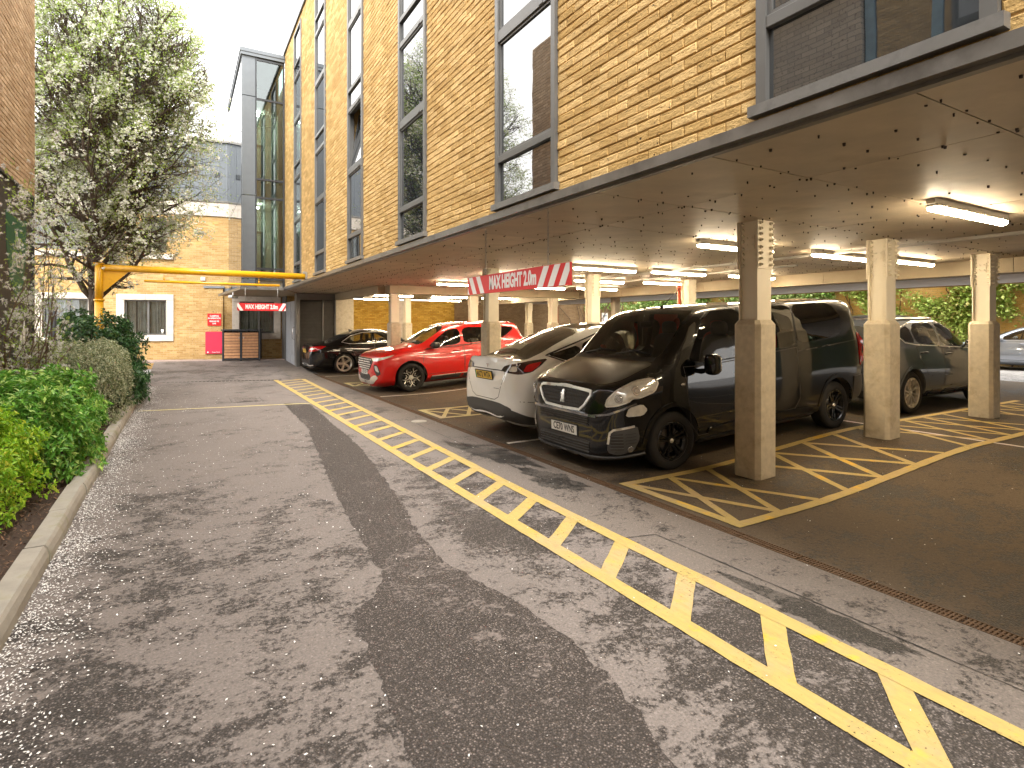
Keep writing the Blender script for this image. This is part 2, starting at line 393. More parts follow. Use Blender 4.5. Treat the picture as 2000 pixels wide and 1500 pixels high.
def car_paint(name, col, metal=.2, rough=.32, dust=.1):
    t = NT(name); n = t.noise(2.2, 4)
    c = t.mix(t.mapr(n, .3, .7), tuple(q * .95 for q in col), tuple(min(1, q * 1.05) for q in col))
    geo = t.n('SeparateXYZ', {0: t.n('NewGeometry').outputs['Normal']}).outputs[2]
    d = t.math('MULTIPLY', t.mapr(t.noise(9, 7, .7), .3, .75), t.mapr(geo, .2, 1, dust * .12, dust))
    c = t.mix(d, c, (.42, .36, .28))
    if max(col) < .02: t.b.inputs['Specular IOR Level'].default_value = .1
    return t.done(Base_Color=c, Metallic=metal, Roughness=rough, Coat_Weight=1., Coat_Roughness=.03)
car_paint('paint_black', (.0025, .003, .004), .0, dust=.012)
car_paint('paint_ink', (.005, .0045, .005), .0, dust=.01)
car_paint('paint_red', (.60, .004, .003), .0, dust=.006)
car_paint('paint_white', (.88, .87, .84), .0, dust=.02)
car_paint('paint_slate', (.014, .02, .031), .0, .5, dust=.008)
car_paint('paint_silver', (.34, .39, .47), .6, .3, dust=.05)
glass_mat('glass_clear', (.90, .92, .88), 1.45, dust=.03)
glass_mat('glass_tint', (.09, .085, .08), 1.6, dust=.02)
glass_mat('glass_mid', (.66, .67, .62), 1.5, dust=.02)
glass_mat('glass_tower', (.50, .62, .62), 1.9)
glass_mat('glass_house', (.80, .83, .83), 1.5)
def mirror_pane(name, base, ior):
    t = NT(name); t.bump(t.noise(1.3, 2), .04, .02)
    return t.done(Base_Color=t.mix(t.noise(3, 2), base, tuple(q * .8 for q in base)), Roughness=.015, IOR=ior)
mirror_pane('window_glass', (.022, .028, .034), 2.9)
mirror_pane('side_glass', (.05, .06, .07), 3.2)
leaf_mat('leaf_spring', (.30, .46, .06), (.50, .62, .16), None, trans=.5)
leaf_mat('blossom', (.80, .81, .72), (.88, .88, .82), (.55, .62, .32), .22, .6, .45)
leaf_mat('blossom_white', (.84, .82, .78), (.9, .88, .85), (.5, .42, .28), .1, .6, .45)
leaf_mat('leaf_lime', (.22, .48, .03), (.48, .66, .05), (.70, .70, .08), .15, .38, .35)
leaf_mat('leaf_choisya', (.08, .25, .03), (.24, .50, .07), (.52, .70, .18), .22, .33, .3)
leaf_mat('leaf_variegated', (.28, .32, .16), (.62, .60, .42), (.12, .17, .06), .3, .5, .3)
leaf_mat('leaf_laurel', (.02, .065, .018), (.06, .15, .04), (.16, .25, .08), .1, .28, .15)
leaf_mat('leaf_ivy', (.09, .22, .04), (.34, .55, .12), (.72, .82, .40), .3, .4, .3)
leaf_mat('leaf_climber', (.26, .40, .07), (.55, .66, .18), (.55, .5, .2), .2, .45, .35)
WORLD = set()
_link0 = link
def link(name, me, parent=None, loc=None, rot=None):
    """children of a root listed in WORLD are given in world coordinates"""
    o = _link0(name, me, parent, loc, rot)
    if parent is not None and parent.name in WORLD: o.matrix_parent_inverse = parent.matrix_basis.inverted()
    return o
def root(name, loc, label, cat, group=None):
    o = empty(name, loc, 0, label, cat, group); WORLD.add(o.name); return o

# ---------------------------------------------------------------- ground
g = MB(); g.box((-110, -110, -.5), (130, 130, -.06)); tag(g.build('ground', 'yard_asphalt'), kind='structure')
sheet('driveway', -.86, 3.02, -6, 26.6, .25, 'drive_asphalt', kind='structure')
sheet('channel_strip', 3.02, 3.822, -6, 26.6, .25, 'channel_asphalt', kind='structure')
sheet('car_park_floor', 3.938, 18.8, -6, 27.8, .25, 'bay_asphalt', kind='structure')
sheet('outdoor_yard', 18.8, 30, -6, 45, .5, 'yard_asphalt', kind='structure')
sheet('forecourt', -12, -2.6, 12.8, 26.6, .5, 'yard_asphalt', dz=-.004, kind='structure')

# re-laid trench strip, ragged edged
Lp = [(1.9, 12.9), (1.85, 11.88), (1.79, 9.68), (1.41, 6.48), (1.27, 5.02), (1.2, 4.16), (1.19, 3.77), (1.06, 3.5), (.87, 3.33), (.85, 2.97), (.82, 2.64), (.8, 2.37), (.78, 2.05), (.74, 1.2), (.8, 0), (.8, -3)]
Rp = [(2.35, 12.4), (2.24, 10.27), (2.14, 7.9), (1.97, 6.41), (1.79, 5.04), (1.66, 4.37), (1.62, 3.81), (1.7, 3.3), (1.79, 2.82), (1.80, 2.4), (1.78, 2.15), (1.71, 1.8), (1.66, 1.63), (1.60, 1.3), (1.55, 0), (1.6, -3)]
def ragged(pts, j=.018):
    out = []
    for a, b in zip(pts, pts[1:]):
        a, b = Vector(a), Vector(b); k = max(1, int((b - a).length / .06))
        for i in range(k):
            p = a.lerp(b, i / k); out.append((p.x + random.uniform(-j, j), p.y + random.uniform(-j, j) * .5))
    return out + [pts[-1]]
def blob(name, poly, mt, dz, **kw):
    r = delaunay_2d_cdt([Vector(p) for p in poly], [], [list(range(len(poly)))], 1, 1e-5)
    b = MB(); b.add([(p.x, p.y, gz(p.x, p.y) + dz) for p in r[0]], [tuple(f) for f in r[2]], True); return tag(b.build(name, mt), **kw)
blob('trench_patch', ragged(Lp) + ragged(Rp)[::-1], 'coarse_asphalt', .003, kind='structure')
def splotch(cx, cy, rx, ry, a, n=420, wob=.32):
    ph = [random.uniform(0, 6.28) for _ in range(9)]; out = []
    for i in range(n):
        t = 2 * pi * i / n; r = 1 + wob * sum(sin(t * (k + 2) + ph[k]) / (k + 1.6) for k in range(9)) + .10 * sin(t * 23 + ph[0]) * sin(t * 37 + ph[1]) + random.uniform(-.07, .07)
        x, y = rx * r * cos(t), ry * r * sin(t); out.append((cx + x * cos(a) - y * sin(a), cy + x * sin(a) + y * cos(a)))
    return out
asphalt_mat('damp_stain', (.10, .085, .072), (.050, .043, .037), -.03, .5)
for q in ((3.50, 6.5, .22, .80, .1), (3.50, 5.1, .22, .45, .2), (3.20, 1.95, .13, .42, .05)):
    blob('damp_patch', splotch(*q), 'damp_stain', .002, kind='structure')
b = MB()                                        # tarred seams between the asphalt lays
for a, c in (((3.30, 3.35), (3.36, 1.1)), ((3.36, 1.1), (3.40, -2)), ((3.30, 3.35), (3.02, 3.42)), ((.95, 14.3), (1.56, 14.3)), ((1.56, 14.3), (1.56, 13.4)), ((1.56, 13.4), (.95, 13.5)), ((.95, 13.5), (.95, 14.3)), ((3.45, 9.1), (3.4, 4.6))):
    stripe(b, a, c, .009, .004, .003)
tag(b.build('asphalt_seam', 'tar'), kind='structure')

# ---------------------------------------------------------------- painted markings
Y = 'yellow_paint'
b = MB(); stripe(b, (2.45, 18.25), (2.44, -4), .118, .0065); tag(b.build('road_marking', Y), kind='structure')
b = MB(); stripe(b, (3.22, 18.15), (3.07, 9), .118, .0065); stripe(b, (3.07, 9), (2.98, 5), .118, .0067); stripe(b, (2.98, 5), (2.965, -4), .118, .0069); tag(b.build('road_marking', Y), kind='structure')
for k in range(-6, 27):
    u = 1.05 + .642 * k; vr = 3.0 + max(0, u - 5) * .016
    b = MB(); stripe(b, (2.42, u - .06), (vr - .04, u + .38), .122, .005); tag(b.build('road_marking', Y), kind='structure')
b = MB(); stripe(b, (-.72, 13.12), (2.39, 12.58), .09, .005); tag(b.build('road_marking', 'pale_yellow_paint'), kind='structure')
def hatch_box(u0, u1, groups, v1, mt):
    b = MB(); w = .105
    stripe(b, (4.06, u0), (4.06, u1), w, .0062); stripe(b, (4.0, u0), (v1, u0), w, .0078); stripe(b, (4.0, u1), (v1, u1), w, .0078)
    tag(b.build('bay_marking', mt), kind='structure')
    for nodes in groups:
        b = MB()
        for a, c in zip(nodes, nodes[1:]):
            stripe(b, (a, u0 + .05), (c, u1 - .05), .078, .003); stripe(b, (a, u1 - .05), (c, u0 + .05), .078, .0046)
        tag(b.build('bay_marking', mt), kind='structure')
hatch_box(3.15, 4.55, [[4.1, 4.66, 5.27], [5.75, 6.4, 7.1, 7.8], [8.4, 9.05, 9.7, 10.3, 10.95], [11.6, 12.3, 13.0, 13.6]], 14.1, Y)
hatch_box(9.42, 10.45, [[4.1, 4.6, 5.1], [5.6, 6.2, 6.8, 7.4], [8.4, 9.1, 9.8, 10.5]], 11, 'pale_yellow_paint')
hatch_box(15.4, 16.3, [[4.1, 4.6, 5.1], [5.7, 6.3, 6.9]], 9, 'pale_yellow_paint')
for u in (-2.7, .35, 6.97, 12.9, 18.7):
    for v0, v1 in ((4.0 if u > 3 else 4.3, 8.6), (9.2, 13.8)):
        b = MB(); stripe(b, (v0, u), (v1, u), .075, .002); tag(b.build('bay_marking', 'white_paint'), kind='structure')
b = MB(); stripe(b, (8.9, 6.97), (8.9, -2.7), .07, .0012); tag(b.build('bay_marking', 'white_paint'), kind='structure')

# ---------------------------------------------------------------- drains, covers
g = MB(); g.box((3.822, -6, -.05), (3.938, 21.9, -.012)); dr = tag(g.build('channel_drain', 'drain_dark'), kind='structure')
for i in range(56):                             # cast iron grate lengths, each with its slots
    u = -6 + .5 * i; g = MB()
    for x in (3.824, 3.928): g.box((x, u + .002, -.012), (x + .008, u + .496, .002))
    g.box((3.875, u + .002, -.012), (3.885, u + .496, .001))
    for k in range(22): g.box((3.832, u + .005 + .0223 * k, -.011), (3.928, u + .017 + .0223 * k, .0))
    g.build('grate', 'rusty_iron', dr)
g = MB()
for i in range(34):
    x = -.75 + i * .1; g.box((x, 18.95 - x * .28, gz(1, 18.9) - .002), (x + .07, 19.02 - x * .28, gz(1, 18.9) + .006))
tag(g.build('cross_drain', 'drain_dark'), kind='structure')
g = MB(); g.cyl((3.57, 9.3, 0), (3.57, 9.3, .007), .135, 28); tag(g.build('round_cover', 'kerb_stone'), 'small round pale inspection cover between the ladder marking and the drain', 'drain cover')
g = MB(); g.box((.98, 13.52, 0), (1.53, 14.27, .005)); 
for i in range(6): g.box((1.03, 13.58 + .115 * i, .005), (1.48, 13.64 + .115 * i, .009))
tag(g.build('inspection_cover', 'drive_asphalt'), 'rectangular metal inspection cover set in the drive beyond the cross line', 'manhole cover')

# ---------------------------------------------------------------- kerb, planting bed
kb = tag(empty('kerb', (-.87, 6, 0)), kind='structure'); WORLD.add('kerb')
u = -4.
while u < 17.5:
    L = .914; g = MB(); h = .125 + random.uniform(-.006, .006); dx = random.uniform(-.006, .006)
    poly = [(-.95 + dx, -.04), (-.80 + dx, -.04), (-.805 + dx, .06), (-.82 + dx, h - .022), (-.836 + dx, h), (-.95 + dx, h)]
    g.prism(poly, u + .004, u + L - .004, 'Y'); g.build('kerb_stone', 'kerb_stone', kb); u += L
b = MB(); n1, n2 = 26, 240
f = lambda x, y: .075 + .05 * sin(x * 3 + y * .7) * cos(y * 1.3) + random.uniform(-.012, .012)
b.add([(-2.35 + 1.402 * i / n1, -4 + 24.0 * j / n2, f(i, j * .1)) for i in range(n1 + 1) for j in range(n2 + 1)], [(i * (n2 + 1) + j, (i + 1) * (n2 + 1) + j, (i + 1) * (n2 + 1) + j + 1, i * (n2 + 1) + j + 1) for i in range(n1) for j in range(n2)], True)
tag(b.build('planting_bed', 'soil'), kind='structure')

def scatter_quads(name, P, size, mats, flat=.25, aspect=.7, mi=None, **kw):
    """small loose flakes lying about"""
    n = len(P); a = RNG.uniform(0, 2 * pi, n); s = size * RNG.uniform(.6, 1.3, n)
    u = np.stack([np.cos(a), np.sin(a), RNG.normal(0, flat, n)], 1) * s[:, None]; w = np.stack([-np.sin(a), np.cos(a), RNG.normal(0, flat, n)], 1) * (s * aspect)[:, None]
    V = np.concatenate([P - u, P - w * .8, P + u, P + w], 1).reshape(-1, 3); F = np.arange(4 * n).reshape(-1, 4)
    me = mesh_np(name, V, F, mats, mi=mi); return tag(link(name, me), **kw)
n = 30000; uu = RNG.uniform(-1, 18, n); vv = -.80 + np.abs(RNG.normal(0, .16, n)) + (RNG.random(n) < .12) * RNG.exponential(.8, n)
keep = (vv < 6) & (RNG.random(n) < (.45 + .55 * np.abs(np.sin(uu * 2.1) * np.sin(uu * .7 + 1)))); uu, vv = uu[keep], vv[keep]
P = np.stack([vv, uu, np.array([gz(a, c) for a, c in zip(vv, uu)]) + RNG.uniform(.006, .016, len(uu))], 1)
scatter_quads('fallen_petals', P, .0062, [MATS['petal']], kind='stuff')
n = 900; vv = RNG.uniform(-.5, 8, n); uu = RNG.uniform(-.5, 12, n)
P = np.stack([vv, uu, np.array([gz(a, c) for a, c in zip(vv, uu)]) + .0165], 1)
scatter_quads('scattered_petals', P, .0055, [MATS['petal']], kind='stuff')
n = 9000; P = np.stack([RNG.uniform(-2.2, -.96, n), RNG.uniform(2, 12, n), RNG.uniform(.09, .15, n)], 1)
scatter_quads('bark_mulch', P, .013, [MATS['bark_chip']], flat=.5, aspect=.45, kind='stuff')
# brick paving in front of the far building
pv = tag(empty('pavement', (1, 25.5, .25)), kind='structure'); WORLD.add('pavement')
pm = None; cnt = 0; st = []
for j in range(5):
    for i in range(26):
        x = -1.15 + .205 * i + (.1 if j % 2 else 0); y = 25.62 - .198 * x - .105 * j + .03; z = gz(x, y)
        if pm is None: g = MB(); g.box((-.1, -.048, -.05), (.1, .048, .018), .004); pm = g.build('paver', 'paver', link_=False)
        link('paver', pm, pv, (x, y, z + random.uniform(-.002, .002)), (0, 0, radians(-11.2)))
# ---------------------------------------------------------------- brick walls built brick by brick
def wall_frame(o, ang):
    """local x along the wall, local -y out of its face"""
    return Matrix.Translation(Vector(o)) @ Matrix.Rotation(ang, 4, 'Z')
def wall_rects(x0, x1, z0, z1, holes):
    xs = sorted({x0, x1, *[h[0] for h in holes], *[h[1] for h in holes]}); out = []
    for a, c in zip(xs, xs[1:]):
        hs = sorted([h for h in holes if h[0] <= a + 1e-6 and h[1] >= c - 1e-6], key=lambda h: h[2]); z = z0
        for h in hs:
            if h[2] > z: out.append((a, c, z, h[2]))
            z = max(z, h[3])
        if z < z1: out.append((a, c, z, z1))
    return out
def bricks(T, x0, x1, z0, z1, holes, brick, mortar, parent, nparts=0, depth=.3, joint=.0085, perp=.004):
    m = MB(); m.T = T
    for a, c, p, q in wall_rects(x0, x1, z0, z1, holes): m.box((a, joint, p), (c, depth, q))
    m.build('mortar', mortar, parent)
    B = []; r = 0; z = z0
    while z < z1 - .02:
        zc = z + .0375; x = x0 - (.1125 if r % 2 else 0)
        hs = sorted([h for h in holes if h[2] < zc < h[3]])
        while x < x1:
            segs = [(max(x, x0), min(x + .225, x1))]
            for h in hs: segs = [q for s in segs for q in ([s] if h[1] <= s[0] or h[0] >= s[1] else [(s[0], h[0]), (h[1], s[1])]) if q[1] - q[0] > .03]
            for s in segs: B.append((s[0] + (perp / 2), s[1] - perp / 2, z + .0035, z + .0715))
            x += .225
        z += .075; r += 1
    B = np.array(B); n = len(B)
    cx, cz = (B[:, 0] + B[:, 1]) / 2, (B[:, 2] + B[:, 3]) / 2
    R3 = np.array(T.to_3x3()); t3 = np.array(T.translation)
    wc = np.stack([cx, cx * 0, cz], 1) @ R3.T + t3
    cz_ = wc[:, 0] * .505 + wc[:, 1] * .863; cx_ = wc[:, 0] * .863 - wc[:, 1] * .505
    vis = (cz_ > .4) & (np.abs(cx_ / np.maximum(cz_, .1)) < .93) & ((wc[:, 2] - 1.7) / np.maximum(cz_, .1) < .575)
    full = (B[:, 1] - B[:, 0]) > .21
    dist = np.where(vis & full, np.linalg.norm(wc - np.array([0, 0, 1.7]), axis=1), 1e9)
    order = np.argsort(dist)[:nparts]; order = order[dist[order] < 1e8]
    part = np.zeros(n, bool); part[order] = True
    e = .006
    def geo(bx):
        k = len(bx); a, c, p, q = bx.T; y = RNG.uniform(-.003, .003, k); w = lambda s: RNG.uniform(-s, s, k)
        L = []
        for yy, i in ((np.full(k, joint + .01), 0), (y + e, 0), (y, e)):
            for sx, sz in ((0, 0), (1, 0), (1, 1), (0, 1)):
                X = (c - i if sx else a + i) + w(.0012); Z = (q - i if sz else p + i) + w(.0022)
                L.append(np.stack([X, yy + (w(.001) if i else 0), Z], 1))
        V = np.stack(L, 1).reshape(-1, 3)
        f = [(0, 1, 5, 4), (1, 2, 6, 5), (2, 3, 7, 6), (3, 0, 4, 7), (4, 5, 9, 8), (5, 6, 10, 9), (6, 7, 11, 10), (7, 4, 8, 11), (8, 9, 10, 11)]
        return V, (np.array(f)[None] + 12 * np.arange(k)[:, None, None]).reshape(-1, 4)
    V, F = geo(B[~part]); V = V @ R3.T + t3
    o = link('brickwork', mesh_np('brickwork', V, F, MATS[brick]), parent); tag(o, kind='stuff')
    if len(order):
        ms = []
        for k in range(6):
            v, f = geo(np.array([[-.1095, .1095, -.0325, .0325]])); ms.append(mesh_np('brick', v, f, MATS[brick]))
        rz = math.atan2(T[1][0], T[0][0])
        for i in order:
            link('brick', ms[i % 6], parent, tuple(wc[i]), (0, 0, rz))
    return n

# ---------------------------------------------------------------- main building on columns
FV = 2.93; FT = wall_frame((FV, 19.7, 0), radians(-90))      # facade frame: local x = 19.7 - u
WINS = [(-5.3, -4.18), (-2.15, -1.02), (1.0, 2.14), (4.2, 5.33), (7.35, 8.47), (10.5, 11.58), (13.65, 14.8), (16.75, 17.87)]
ZB, ZT = 2.885, 10.45
mb = root('hotel_building', (FV, 7, 0), 'yellow brick hotel wing raised on columns over the parking bays', 'building')
holes = [(19.7 - b_, 19.7 - a_, 2.97, 10.30) for a_, b_ in WINS]
NB = bricks(FT, 0, 25.7, ZB, ZT, holes, 'yellow_brick', 'mortar_yellow', mb, 300)
def pane_zs():
    return [(2.985, 3.40), (3.47, 4.68), (4.80, 5.93), (6.01, 6.33), (6.40, 7.62), (7.74, 8.87), (8.95, 9.27), (9.34, 10.22)]
for wi, (a_, b_) in enumerate(WINS):
    x0, x1 = 19.7 - b_, 19.7 - a_; fr = MB(); fr.T = FT
    fr.box((x0 + .002, -.028, 2.92), (x0 + .065, .10, 10.298)); fr.box((x1 - .065, -.028, 2.92), (x1 - .002, .10, 10.298))
    zs = pane_zs(); edges = [2.925] + [z for p in zs for z in p] + [10.298]
    for k in range(0, len(edges), 2): fr.box((x0 + .065, -.024 if k else -.022, edges[k]), (x1 - .065, .10, edges[k + 1]), .004)
    for k, (p, q) in enumerate(zs):                       # slim inner casement beads
        if k in (1, 2, 4, 5):
            for X in (x0 + .066, x1 - .091): fr.box((X, -.008, p + .001), (X + .025, .02, q - .001))
            fr.box((x0 + .091, -.007, p + .001), (x1 - .091, .02, p + .026)); fr.box((x0 + .091, -.007, q - .026), (x1 - .091, .02, q - .001))
            fr.box(((x0 + x1) / 2 + .3, -.030, q + .01), ((x0 + x1) / 2 + .36, -.022, q + .03))
    w = fr.build('window', 'frame_grey', mb)
    s = MB(); s.T = FT; s.prism([(-.062, 2.905), (-.062, 2.967), (.03, 2.978), (.03, 2.905)], x0 - .03, x1 + .03, 'X'); s.build('sill', 'sill_grey', w).matrix_parent_inverse.identity()
    bk = MB(); bk.T = FT; bk.box((x0 + .02, .30, 2.98), (x1 - .02, .32, 10.28)); bk.build('dark_room', 'interior_dark', w)
    for k, (p, q) in enumerate(zs):
        g = MB(); g.T = FT
        if wi == 5 and k == 2:                            # the one casement that stands open, tilted in at its head
            g.T = FT @ Matrix.Translation((0, .03, p)) @ Matrix.Rotation(radians(-9), 4, 'X')
            g.box((x0 + .07, -.01, 0), (x1 - .07, .0, q - p)); g.build('pane', 'window_glass', w)
            e = MB(); e.T = g.T
            for bx in (((x0 + .066, -.02, 0), (x0 + .1, .02, q - p)), ((x1 - .1, -.02, 0), (x1 - .066, .02, q - p)), ((x0 + .1, -.02, 0), (x1 - .1, .02, .035)), ((x0 + .1, -.02, q - p - .035), (x1 - .1, .02, q - p))): e.box(*bx)
            e.build('casement', 'frame_grey', w); continue
        g.box((x0 + .060, .010, p - .01), (x1 - .060, .022, q + .01)); g.build('pane', 'window_glass', w)
# soffit edge trim, parapet cap, end and side walls, roof
t = MB(); t.box((FV - .045, -6, 2.805), (FV + .01, 19.70, 2.88)); t.box((FV + .01, -6, 2.785), (FV + .06, 19.70, 2.815)); t.build('edge_trim', 'zinc_trim', mb)
t = MB(); t.box((FV - .05, -6.0, ZT), (FV + .35, 19.75, ZT + .09)); t.build('parapet_cap', 'dark_frame', mb)
t = MB(); t.box((FV + .31, -5.99, 2.90), (18.6, 25.0, 10.4)); t.build('upper_storeys', 'grey_brick', mb)
# soffit boards: one object per board, studs as one part
bm_board = {}
def board(w, l):
    k = (round(w, 3), round(l, 3))
    if k not in bm_board: g = MB(); g.box((0, 0, 0), (w - .009, l - .009, .012)); bm_board[k] = g.build('soffit_board', 'soffit_board', link_=False)
    return bm_board[k]
vj = [2.99, 4.2, 6.64, 9.08, 11.52, 12.18, 14.6, 17.0, 18.6]; st = []
uj = [1.40 + 1.235 * k for k in range(-6, 20)]
for j in range(len(uj) - 1):
    off = 0 if j % 2 else 0.
    for i in range(len(vj) - 1):
        link('soffit_board', board(vj[i + 1] - vj[i], 1.235), mb, (vj[i], uj[j], 2.83 + random.uniform(-.0015, .0015)))
        nx = max(2, round((vj[i + 1] - vj[i]) / .30))
        for a in range(nx + 1):
            for c_ in range(5):
                x = vj[i] + .03 + (vj[i + 1] - vj[i] - .06) * a / nx + random.gauss(0, .012); y = uj[j] + .03 + 1.17 * c_ / 4 + random.gauss(0, .012)
                if random.random() < (.93 if c_ in (0, 4) or a in (0, nx) else .6) and x < 12.1: st.append((x, y))
V = []; F = []; 
for k, (x, y) in enumerate(st):
    r = random.uniform(.0055, .011); h = random.uniform(.006, .02)
    for zz, rr in ((2.831, r), (2.83 - h, r * .8)):
        for i in range(5): V.append((x + rr * cos(i * 1.2566), y + rr * sin(i * 1.2566), zz))
o0 = 10 * np.arange(len(st))[:, None, None]
Fs = (np.array([(i, (i + 1) % 5, 5 + (i + 1) % 5, 5 + i) for i in range(5)] + [(5, 6, 7, 8), (5, 8, 9, 9)])[:6][None] + o0).reshape(-1, 4)
tag(link('fixing_studs', mesh_np('fixing_studs', V, Fs, MATS['stud']), mb), kind='stuff')
t = MB(); t.box((2.95, -6, 2.85), (18.6, 25.8, 2.895)); t.build('soffit_backing', 'interior_dark', mb)
# downstand beams
def beam(a, b_, name='downstand_beam'):
    g = MB(); g.box(a, b_); return g.build(name, 'beam_board', mb)
for k in range(9):
    beam((12.2, -5.9 + 3.3 * k, 2.57), (12.6, -5.9 + 3.3 * k + 3.292, 2.826))
for k in range(4): beam((5.26 + 1.72 * k, 16.05, 2.585), (5.26 + 1.72 * k + 1.712, 16.45, 2.825))
for k in range(4): beam((5.02, 16.45 + 1.34 * k, 2.59), (5.25, 16.45 + 1.34 * k + 1.333, 2.824))
t = MB(); t.box((12.62, -5.95, 2.76), (18.6, 25.7, 2.80)); t.build('rear_soffit', 'soffit_daylit', mb)
t = MB(); t.box((18.6, -6, 2.74), (18.75, 25.8, 10.4)); t.build('rear_wall', 'far_brick', mb)
# service trunking under the soffit
for a, c_ in (((8.72, -5.5, 2.775), (8.80, 16.0, 2.815)), ((10.0, 6.5, 2.785), (10.05, 16.0, 2.817))):
    g = MB(); g.box(a, c_); g.build('trunking', 'lamp_body', mb)
# ---- louvred plant room at the end of the bays
for bx in (((3.64, 21.80, 0.0), (3.76, 21.95, 2.82)), ((3.64, 21.95, 0), (3.70, 22.2, 2.82)), ((3.64, 24.3, 0), (3.70, 25.3, 2.82)), ((5.02, 21.82, 0), (5.07, 21.9, 2.82)), ((4.57, 21.84, 0), (4.62, 21.9, 2.58)), ((3.76, 21.82, 2.58), (5.02, 21.9, 2.82))):
    t = MB(); t.box(*bx); t.build('frame_member', 'frame_grey', mb)
for (a, c_) in ((3.77, 4.56), (4.63, 5.01)):
    for k in range(46):
        z = .12 + .0535 * k; g = MB(); g.prism([(21.90, z), (21.865, z + .002), (21.90, z + .047)], a, c_, 'X'); g.build('louvre_blade', 'louvre', mb)
t = MB(); t.box((3.76, 21.905, 0), (5.04, 22.0, 2.8)); t.build('louvre_backing', 'interior_dark', mb)
t = MB(); t.box((5.07, 21.8, 0), (5.72, 22.4, 2.80)); t.build('concrete_pier', 'concrete', mb)
t = MB(); t.box((3.665, 22.2, .12), (3.70, 24.3, 2.55)); d = t.build('plant_room_door', 'door_grey', mb)
t = MB()
for (a, c_) in ((22.35, 22.75), (22.9, 23.3)):
    for k in range(28): t.prism([(3.665, .5 + k * .06), (3.645, .505 + k * .06), (3.665, .55 + k * .06)], a, c_, 'Y')
t.box((3.655, 23.24, .14), (3.667, 23.26, 2.5)); t.build('louvre', 'door_grey', d)
t = MB(); t.tube([(3.665, 22.3, 1.1), (3.60, 22.3, 1.12), (3.60, 22.3, 1.55), (3.665, 22.3, 1.57)], .014, 6); t.build('handle', 'chrome', d)
# ---- rear walls of the undercroft
uw = root('undercroft_wall', (12, 27.5, 0), 'bright yellow brick rear wall behind the black saloon and the red car', 'wall')
t = MB(); t.T = wall_frame((5.7, 26.3, 0), 0); t.box((0, 0, 0), (6.3, .3, 2.82)); t.build('yellow_brick_panel', 'undercroft_brick', uw)
t = MB(); t.T = wall_frame((9.0, 26.22, 0), 0); t.box((0, 0, 0), (.55, .09, 2.8)); t.build('rendered_patch', 'stone', uw)
ow = root('old_brick_wall', (17, 27.5, 0), 'darker old brown brick wall at the back behind the white car', 'wall')
t = MB(); t.T = wall_frame((12.05, 26.9, 0), 0); t.box((0, 0, 0), (10.95, .3, 3.6)); t.build('brick_face', 'old_brick', ow)
t = MB(); t.T = wall_frame((12.0, 26.3, 0), 0); t.box((-.02, .0, 0), (.12, .6, 2.8)); t.build('wall_return', 'old_brick', ow)

# ---------------------------------------------------------------- glazed stair tower
tw = root('stair_tower', (2.3, 22, 0), 'grey framed glass stair tower at the far end of the brick facade', 'tower')
U0 = 19.72
t = MB()
for p, q in ((2.86, 3.12), (3.14, 5.78), (5.80, 8.93), (8.95, 10.2)):
    g = MB(); g.box((1.67, U0, p), (2.05, U0 + .12, q - .004)); g.build('cladding_panel', 'cladding', tw)
t.box((2.055, U0 - .02, 2.86), (2.09, U0 + .1, 10.2)); t.box((2.88, U0 - .02, 2.86), (2.925, U0 + .1, 10.2))
for z in (3.12, 3.46, 5.73, 6.32, 8.88, 10.14): t.box((2.09, U0 - .015, z - .03), (2.88, U0 + .08, z + .03))
t.build('curtain_wall_frame', 'dark_frame', tw)
for p, q in ((3.15, 3.43), (3.49, 5.70), (5.76, 6.29), (6.35, 8.85), (8.91, 10.11)):
    g = MB(); g.box((2.09, U0 + .01, p), (2.88, U0 + .025, q)); g.build('pane', 'glass_tower', tw)
t = MB(); t.box((1.62, U0 - .06, 10.2), (2.93, 25.4, 10.3)); t.box((1.60, U0 - .08, 10.3), (2.93, 25.4, 10.42)); t.build('roof_cap', 'cladding', tw)
for k in range(4):
    for p, q in ((2.9, 5.78), (5.80, 8.93), (8.95, 10.19)):
        g = MB(); g.box((1.655, U0 + .13 + 1.38 * k, p), (1.685, U0 + .13 + 1.38 * k + 1.355, q - .004)); g.build('side_pane', 'side_glass', tw)
t = MB(); t.box((1.69, U0 + .13, 2.86), (1.72, 25.3, 10.2)); t.build('side_backing', 'interior_dark', tw)
# inside: landings, far wall, doors, lights and exit signs
t = MB(); t.box((1.73, 22.4, 2.86), (2.92, 22.5, 10.2)); t.box((2.90, 21.0, 2.86), (2.928, 22.4, 10.2)); t.box((1.73, U0 + .14, 2.86), (1.76, 22.4, 10.19)); t.build('stair_wall', 'corridor_green', tw)
t = MB(); t.box((1.77, U0 + .2, 5.78), (2.89, 22.4, 6.25)); t.box((1.77, U0 + .2, 2.87), (2.89, 22.4, 3.10)); t.box((1.77, U0 + .2, 8.9), (2.89, 22.4, 9.0)); t.build('landing', 'white_wall', tw)
for z in (3.12, 6.26):
    g = MB(); g.box((2.05, 22.36, z), (2.12, 22.40, z + 1.85)); g.box((2.5, 22.36, z), (2.57, 22.4, z + 1.85)); g.box((2.05, 22.36, z + 1.85), (2.57, 22.4, z + 1.93)); g.build('door_frame', 'frame_grey', tw)
    g = MB(); g.box((2.62, 22.30, z), (2.88, 22.38, z + 1.9)); g.build('door', 'white_wall', tw)
    g = MB(); g.box((1.86, 21.9, z + 1.95), (2.12, 21.93, z + 2.08)); g.build('exit_sign', 'exit_green', tw)
    for x, y in ((2.25, 21.0), (2.05, 21.8)): g = MB(); g.cyl((x, y, z + 2.50), (x, y, z + 2.54), .045, 12); g.build('downlight', 'downlight', tw)
